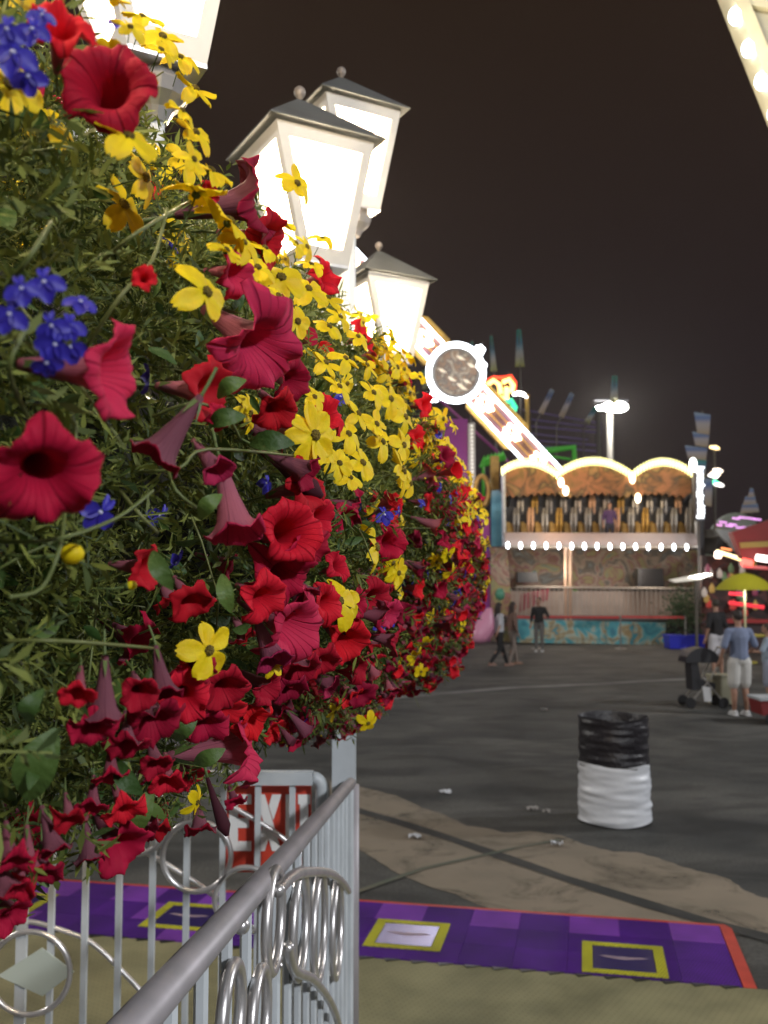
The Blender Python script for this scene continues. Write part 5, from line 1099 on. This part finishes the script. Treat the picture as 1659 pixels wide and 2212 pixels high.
# big beige ride beam at the top right corner
bb = empty('big_wheel_beam', P(1680, 200, 5), 'cream lattice beam with round white bulbs in the top right corner', 'ride beam')
Ya = 5.0; bd = (P(1659, 255, Ya) - P(1557, 0, Ya)).normalized(); pnv = Vector((-bd.z, 0, bd.x)) * -1
if pnv.x < 0: pnv = -pnv
o0 = P(1557, 0, Ya) - bd * 1.2 + Vector((.075, 0, 0)); Lb = 3.2
def bp_(a, s, dy=0): return o0 + bd * a + pnv * s + Vector((0, dy, 0))
M_cream = mat('cream_paint', (.66, .60, .40), .5, var=(.52, .46, .30), vscale=3, bump=.1)
b = MB(); b.prism([bp_(0, 0), bp_(Lb, 0), bp_(Lb, .075), bp_(0, .075)], (0, .16, 0)); b.build('edge_chord', M_cream, bb)
b = MB(); b.prism([bp_(0, .47), bp_(Lb, .47), bp_(Lb, .55), bp_(0, .55)], (0, .16, 0)); b.build('inner_chord', M_cream, bb)
b = MB(); b.prism([bp_(0, .0752, .06), bp_(Lb, .0752, .06), bp_(Lb, .4698, .06), bp_(0, .4698, .06)], (0, .03, 0)); b.build('web_plate', mat('cream_shaded_plate', (.50, .46, .34), .6, var=(.36, .32, .22), vscale=4), bb)  # shade of the recess is put into this darker cream
for k in range(9):
    a = .1 + k * .36; b = MB(); b.prism([bp_(a, .076, .02), bp_(a + .06, .076, .02), bp_(a + .30, .469, .02), bp_(a + .24, .469, .02)], (0, .035, 0)); b.build('lattice_bar', M_cream, bb)
sp = S(81, Ya); t0 = (P(1573, 35, Ya) - o0).dot(bd)
for k in range(-6, 9):
    a = t0 + k * sp
    if 0 < a < Lb: b = MB(); b.ball(bp_(a, -.012, .03), (.036, .036, .048), 14, 10); b.build('bulb', M_bulbc, bb, smooth=True)
for k in (-2, 1, 3): light('beam_bulb_light', bp_(t0 + k * sp, -.12, -.2), 3, (1, .93, .75), .05, parent=bb)
light('beam_front_light', P(1600, 60, 3.6), 8, (1, .9, .7), .1, parent=bb)
# ------------------------------------------------------------ unseen floodlight masts added to light the plaza
for i, (x, y, z, pw, c, lb) in enumerate(((7, -8, 7.5, 3600, (.93, .96, 1), 'added unseen floodlight mast to the right, behind the photographer'), (-16, 16, 9, 3800, (1, .96, .9), 'added unseen floodlight mast far to the left behind the flowers'), (17, 12, 8, 3600, (.96, .97, 1), 'added unseen floodlight mast right of the barrel'))):
    t = empty('floodlight_mast', (x, y, 0), lb, 'floodlight'); b = MB(); b.tube([(x, y, 0), (x, y, z)], [.12, .08], 10); b.build('mast', M_pole, t)
    b = MB(); b.box((x, y, z + .25), (.6, .12, .4)); b.build('lamp_head', M_black, t)
    dv = (Vector((1, 7, 0)) - Vector((x, y, 0))).normalized(); light('flood_light', (x + dv.x * .4, y + dv.y * .4, z + .2), pw, c, .4, parent=t)

# ------------------------------------------------------------ people
M_skin = mat('skin', (.42, .24, .16), .5, var=(.36, .19, .13)); M_skd = mat('skin_tan', (.30, .16, .10), .5)
def head(mb, c, r=.1, face=Vector((0, 1, 0)), up=Z):
    sd = face.cross(up).normalized(); Mx = Matrix((sd, face, up)).transposed()
    mb.ball(c, (.075, .094, .112), 14, 10, M=Mx); mb.ball(c + face * .045 - up * .055, (.052, .05, .055), 10, 8, M=Mx); mb.ball(c + face * .098 - up * .012, (.012, .018, .02), 8, 6, M=Mx)
    for s in (-1, 1): mb.ball(c + sd * s * .076 - up * .005, (.012, .02, .03), 8, 6, M=Mx); mb.ball(c + sd * s * .03 + face * .088 + up * .02, (.014, .010, .007), 6, 5, M=Mx)
    mb.ball(c + face * .092 - up * .055, (.022, .010, .007), 6, 5, M=Mx)
def hand(mb, w_, d, side):
    d = d.normalized(); u = d.cross(Vector((0, 1, .2))).normalized(); p = w_ + d * .05
    mb.limb(w_, p, .024, .03, 8); mb.limb(w_ + u * .012, p + u * .022, .018, .018, 6); mb.limb(w_ - u * .012, p - u * .022, .018, .018, 6)
    for k, (o_, l) in enumerate(((-.032, .055), (-.011, .07), (.011, .066), (.031, .05))):
        a = p + u * o_ + d * .02; m_ = a + d * l * .55 + Vector((0, .004, 0)); mb.limb(a, m_, .0095, .009, 6); mb.limb(m_, m_ + d * l * .4 + Vector((0, .018, 0)), .009, .0075, 6)
    mb.limb(w_ + u * .02 * side, w_ + u * .055 * side + d * .055, .012, .010, 6)
def person(loc, heading, H, label, top_c, bot_c, hair_c, pose, bottom='trousers', hair='short', skin=M_skin, sleeves=.45, top='shirt'):
    t = empty('person', (loc[0], loc[1], 0), label, 'person', None); sc_ = H / 1.75
    Rz = Matrix.Rotation(heading, 3, 'Z'); o_ = Vector((loc[0], loc[1], loc[2] if len(loc) > 2 else 0))
    hip = Vector((0, pose.get('lean0', 0), .93)); ln = pose.get('lean', 0.0)
    ch = hip + Vector((0, ln * .6, .38)); nk = hip + Vector((0, ln * .9, .56)); hc = hip + Vector((0, ln + .02, .71))
    J = {}
    for s, n in ((-1, 'L'), (1, 'R')):
        J['h' + n] = hip + Vector((s * .09, 0, -.03)); J['k' + n] = Vector((s * .1, pose.get('k' + n, 0.02), .50)); J['a' + n] = Vector((s * .1, pose.get('a' + n, -.02), pose.get('az' + n, .09)))
        J['s' + n] = nk + Vector((s * .185, 0, -.09)); J['e' + n] = J['s' + n] + Vector(pose.get('e' + n, (s * .06, -.03, -.29))); J['w' + n] = J['e' + n] + Vector(pose.get('w' + n, (s * .02, .08, -.24)))
    def W(v): return o_ + Rz @ (v * sc_)
    def cv(mb):
        mb.v = [tuple(W(Vector(v))) for v in mb.v]; return mb
    b = MB(); b.ball(hip, (.155, .11, .12), 14, 10); b.limb(hip, hip + Vector((0, ln * .3, .2)), .12, .115); b.ball(ch, (.165, .11, .19), 14, 10); b.limb(J['sL'], J['sR'], .055, .055); b.limb(nk + Vector((0, 0, -.05)), hc - Vector((0, .01, .04)), .058, .05); head(b, hc + Vector((0, .01, .01)))
    for n, s in (('L', -1), ('R', 1)):
        b.limb(J['h' + n], J['k' + n], .085, .055); b.limb(J['k' + n], J['k' + n].lerp(J['a' + n], .35) + Vector((0, -.012, 0)), .053, .055); b.limb(J['k' + n].lerp(J['a' + n], .35) + Vector((0, -.012, 0)), J['a' + n], .053, .034); b.limb(J['a' + n] + Vector((0, -.03, -.05)), J['a' + n] + Vector((0, .12, -.06)), .034, .028)
        b.limb(J['s' + n], J['e' + n], .047, .037); b.limb(J['e' + n], J['w' + n], .037, .025); hand(b, J['w' + n], J['w' + n] - J['e' + n], -s)
    bo = remeshed(cv(b), 'body', skin, t, .0085 * sc_, 3)
    b = MB(); g_ = .018
    b.ball(hip + Vector((0, 0, .04)), (.158 + g_, .112 + g_, .11), 14, 10); b.limb(hip + Vector((0, 0, .03)), ch, .13 + g_, .13 + g_); b.ball(ch, (.165 + g_, .112 + g_, .185), 14, 10); b.limb(J['sL'], J['sR'], .06 + g_ * .5, .06 + g_ * .5)
    for n in 'LR':
        e = J['s' + n].lerp(J['e' + n], min(1, sleeves * 2)); b.limb(J['s' + n], e, .058 + g_ * .4, .054 + g_ * .3)
        if sleeves > .5: b.limb(J['e' + n], J['e' + n].lerp(J['w' + n], sleeves * 2 - 1), .05, .038)
    remeshed(cv(b), top, mat('garment', top_c, .8, bump=.15, bscale=30, var=tuple(x * .75 for x in top_c), vscale=4), t, .012 * sc_, 5)
    b = MB(); b.ball(hip - Vector((0, 0, .0)), (.162 + g_, .118 + g_, .13), 14, 10)
    for n in 'LR':
        if bottom == 'shorts': b.limb(J['h' + n], J['h' + n].lerp(J['k' + n], .92), .10 + g_, .085 + g_)
        else: b.limb(J['h' + n], J['k' + n], .092 + g_ * .4, .062 + g_ * .4); b.limb(J['k' + n], J['a' + n], .060 + g_ * .4, .044 + g_ * .3)
    remeshed(cv(b), bottom, mat('lower_garment', bot_c, .8, bump=.15, bscale=30, var=tuple(x * .8 for x in bot_c), vscale=4), t, .012 * sc_, 5)
    b = MB(); b.ball(hc + Vector((0, -.012, .035)), (.086, .098, .102), 14, 10)
    if hair == 'long': b.limb(hc + Vector((0, -.05, .0)), hc + Vector((0, -.09, -.32)), .085, .06); b.limb(hc + Vector((-.06, -.03, 0)), hc + Vector((-.08, -.04, -.25)), .04, .03); b.limb(hc + Vector((.06, -.03, 0)), hc + Vector((.08, -.04, -.25)), .04, .03)
    # keep the face free
    remeshed(cv(b), 'hair', mat('hair', hair_c, .6), t, .012 * sc_, 4)
    for n in 'LR':
        b = MB(); a = J['a' + n]; b.limb(a + Vector((0, -.035, -.045)), a + Vector((0, .13, -.06)), .044, .036); b.box(a + Vector((0, .045, -.088)), (.085, .27, .02)); cv(b)
        remeshed(b, 'shoe', mat('shoe', pose.get('shoe', (.5, .5, .5)), .5), t, .009 * sc_, 2)
    return t
wa = G(1078, 1440); person((wa.x, wa.y), R(-70), 1.62, 'long haired person in a white top and black trousers holding the pink bag', (.55, .55, .58), (.012, .012, .014), (.02, .012, .01), {'kL': .16, 'aL': .30, 'kR': -.02, 'aR': -.30, 'azR': .14, 'eR': (.10, -.10, -.26), 'wR': (.05, -.12, -.2), 'eL': (-.08, .05, -.27), 'wL': (-.02, .2, -.08), 'shoe': (.25, .14, .1)}, hair='long')
wb = G(1112, 1438); person((wb.x, wb.y + .35), R(-75), 1.63, 'long haired person in a patterned brown dress walking beside the pink bag', (.22, .13, .10), (.30, .24, .20), (.03, .015, .01), {'kL': .08, 'aL': .16, 'kR': -.02, 'aR': -.16, 'shoe': (.3, .16, .1)}, hair='long', sleeves=.9)
hw_ = MB(); c = P(1042, 1352, wa.y - .1)
vs = []; fs = []; nn = 20; mm = 14
for i in range(mm + 1):
    v = i / mm; r = .33 * math.sin(PI * min(1, v ** .62 * .93 + .03)) ** .75 * (1 - .35 * v) + .015; z = -.46 + v * .92
    for j in range(nn): a = 2 * PI * j / nn; rr = r * (1 + .07 * math.sin(3 * a + v * 5) + .04 * math.sin(7 * a - v * 9)); vs.append(c + Vector((rr * math.cos(a) + (v - .4) * .32, rr * .7 * math.sin(a), z)))
fs = [(i * nn + j, i * nn + (j + 1) % nn, (i + 1) * nn + (j + 1) % nn, (i + 1) * nn + j) for i in range(mm) for j in range(nn)] + [tuple(range(nn))[::-1], tuple(mm * nn + j for j in range(nn))]
hw_.add(vs, fs); tag(hw_.build('cotton_candy_bag', mat('pink_bag', (.72, .30, .44), .35, bump=.3, bscale=6), smooth=True), 'large inflated pink bag carried in front of the walking pair', 'bag')
b = MB(); b.ball(P(1004, 1378, 25), (.22, .2, .30), 16, 12); b.tube([P(1004, 1352, 25), P(1006, 1348, 25)], [.05, .02], 6); tag(b.build('pale_bag', mat('pale_green_bag', (.40, .52, .38), .4), smooth=True), 'pale green puffed bag by the lowest red flowers', 'bag')
b = MB(); b.ball(P(1080, 1284, 25.5), (.13, .13, .16), 14, 10); b.tube([P(1080, 1296, 25.5), P(1082, 1340, 25.5)], .006, 5); tag(b.build('balloon', mat('green_balloon', (.10, .32, .20), .4), smooth=True), 'small green balloon above the walking pair', 'balloon')
p3 = G(1165, 1408); person((p3.x, p3.y), R(160), 1.66, 'person in black top standing by the ride fence beside the walking pair', (.018, .018, .02), (.16, .15, .14), (.02, .015, .012), {'eL': (-.12, .05, -.24), 'wL': (.05, .2, .0), 'kL': .05, 'shoe': (.5, .5, .5)}, sleeves=.8)
mr = G(1600, 1545); person((mr.x, mr.y), R(8), 1.70, 'man seen from behind in a grey blue t-shirt and white shorts', (.20, .24, .36), (.62, .60, .56), (.03, .02, .016), {'eL': (-.10, -.02, -.27), 'wL': (-.01, .12, -.22), 'eR': (.13, .02, -.25), 'wR': (-.02, .2, -.12), 'shoe': (.7, .7, .7), 'kL': .03, 'aL': .02}, bottom='shorts')
m2 = G(1550, 1462); person((m2.x, m2.y), R(20), 1.76, 'man in a black shirt and white shorts behind the stroller', (.015, .014, .016), (.60, .58, .60), (.04, .03, .02), {'shoe': (.1, .1, .1)}, bottom='shorts')
p5 = G(1664, 1530); person((p5.x, p5.y), R(60), 1.45, 'person in pale clothes cut off by the right edge', (.35, .42, .5), (.3, .32, .4), (.05, .03, .02), {'eL': (-.1, .1, -.22), 'wL': (-.05, .2, 0)}, bottom='shorts')
at_ = P(1318, 1178, 33.9); person((at_.x, at_.y, at_.z - .06), R(180), 1.55, 'ride attendant in purple standing on the platform before the seats', (.10, .05, .16), (.03, .03, .05), (.03, .02, .02), {}, sleeves=.5)

# stroller and cooler beside the man
s0 = G(1518, 1528); stl = empty('stroller', (s0.x, s0.y, 0), 'black folding stroller parked beside the man in shorts', 'stroller')
def sv(x, y, z): return s0 + Vector((x, y, z))
b = MB(); b.prism([sv(-.20, -.1, .30), sv(.18, -.1, .30), sv(.2, -.1, .42), sv(-.05, -.1, .50), sv(-.12, -.1, .92), sv(-.22, -.1, .90)], (0, .36, 0)); b.build('seat', M_dk, stl)
b = MB(); b.add([sv(.30 * math.cos(a) - .02, y, .78 + .26 * math.sin(a)) for y in (-.14, .30) for a in [PI * k / 8 for k in range(9)]], [(k, k + 1, k + 10, k + 9) for k in range(8)] + [tuple(range(9)), tuple(range(9, 18))]); b.build('canopy', M_dk, stl)
b = MB()
for y in (-.14, .3): b.tube([sv(-.25, y, .1), sv(.1, y, .5), sv(.38, y, 1.02)], .014, 6); b.tube([sv(.32, y, .1), sv(-.05, y, .55)], .014, 6)
b.tube([sv(.38, -.14, 1.02), sv(.38, .3, 1.02)], .016, 6); b.build('frame', M_sil, stl)
for x in (-.25, .32):
    for y in (-.14, .3): b = MB(); b.lathe([(.03, -.02), (.085, -.02), (.095, 0), (.085, .02), (.03, .02)], sv(x, y, .095), 16, Matrix.Rotation(PI / 2, 3, 'X')); b.build('wheel', M_black, stl)
b = MB(); b.prism([sv(-.02, -.17, .12), sv(.10, -.17, .12), sv(.10, -.17, .36), sv(-.05, -.17, .38)], (0, .02, 0)); b.build('care_bag', mat('bag_white', (.6, .6, .6), .6), stl)
c0 = G(1560, 1522); b = MB(); b.box(c0 + Vector((0, .1, .24)), (.36, .3, .46)); b.box(c0 + Vector((0, .1, .50)), (.40, .34, .05)); tag(b.build('cooler', mat('cooler_cream', (.42, .40, .28), .5)), 'cream coloured cooler box between stroller and man', 'cooler')
c1 = G(1692, 1566); rc = empty('red_wagon', (c1.x, c1.y, 0), 'dark red wagon cut off by the right edge', 'wagon'); b = MB(); b.prism([c1 + Vector((x, 0, z)) for x, z in ((-.30, .14), (.5, .14), (.5, .36), (-.34, .36))], (0, .5, 0)); b.build('tray', mat('wagon_red', (.22, .02, .02), .5), rc)
b = MB(); b.box(c1 + Vector((.08, .25, .385)), (.86, .54, .04)); b.build('rim', mat('wagon_pale', (.45, .48, .5), .5), rc)
for x in (-.2, .4): b = MB(); b.lathe([(.03, -.02), (.08, -.02), (.09, 0), (.08, .02), (.03, .02)], c1 + Vector((x, -.02, .09)), 16, Matrix.Rotation(PI / 2, 3, 'X')); b.build('wheel', M_black, rc)

hz = MB(); hz.box((0, 35, 19.5), (120, 120, 41))  # thin air volume added to give the lamps a glow
ho = tag(hz.build('added_haze', None), kind='stuff')
hm = bpy.data.materials.new('added_haze_air'); hm.use_nodes = True; n_ = hm.node_tree.nodes; n_.remove(n_['Principled BSDF'])
pv = n_.new('ShaderNodeVolumePrincipled'); pv.inputs['Color'].default_value = (.92, .86, .80, 1); pv.inputs['Density'].default_value = .0006; pv.inputs['Anisotropy'].default_value = .75
hm.node_tree.links.new(pv.outputs[0], n_['Material Output'].inputs['Volume']); ho.data.materials.clear(); ho.data.materials.append(hm)
sc.cycles.volume_bounces = 0
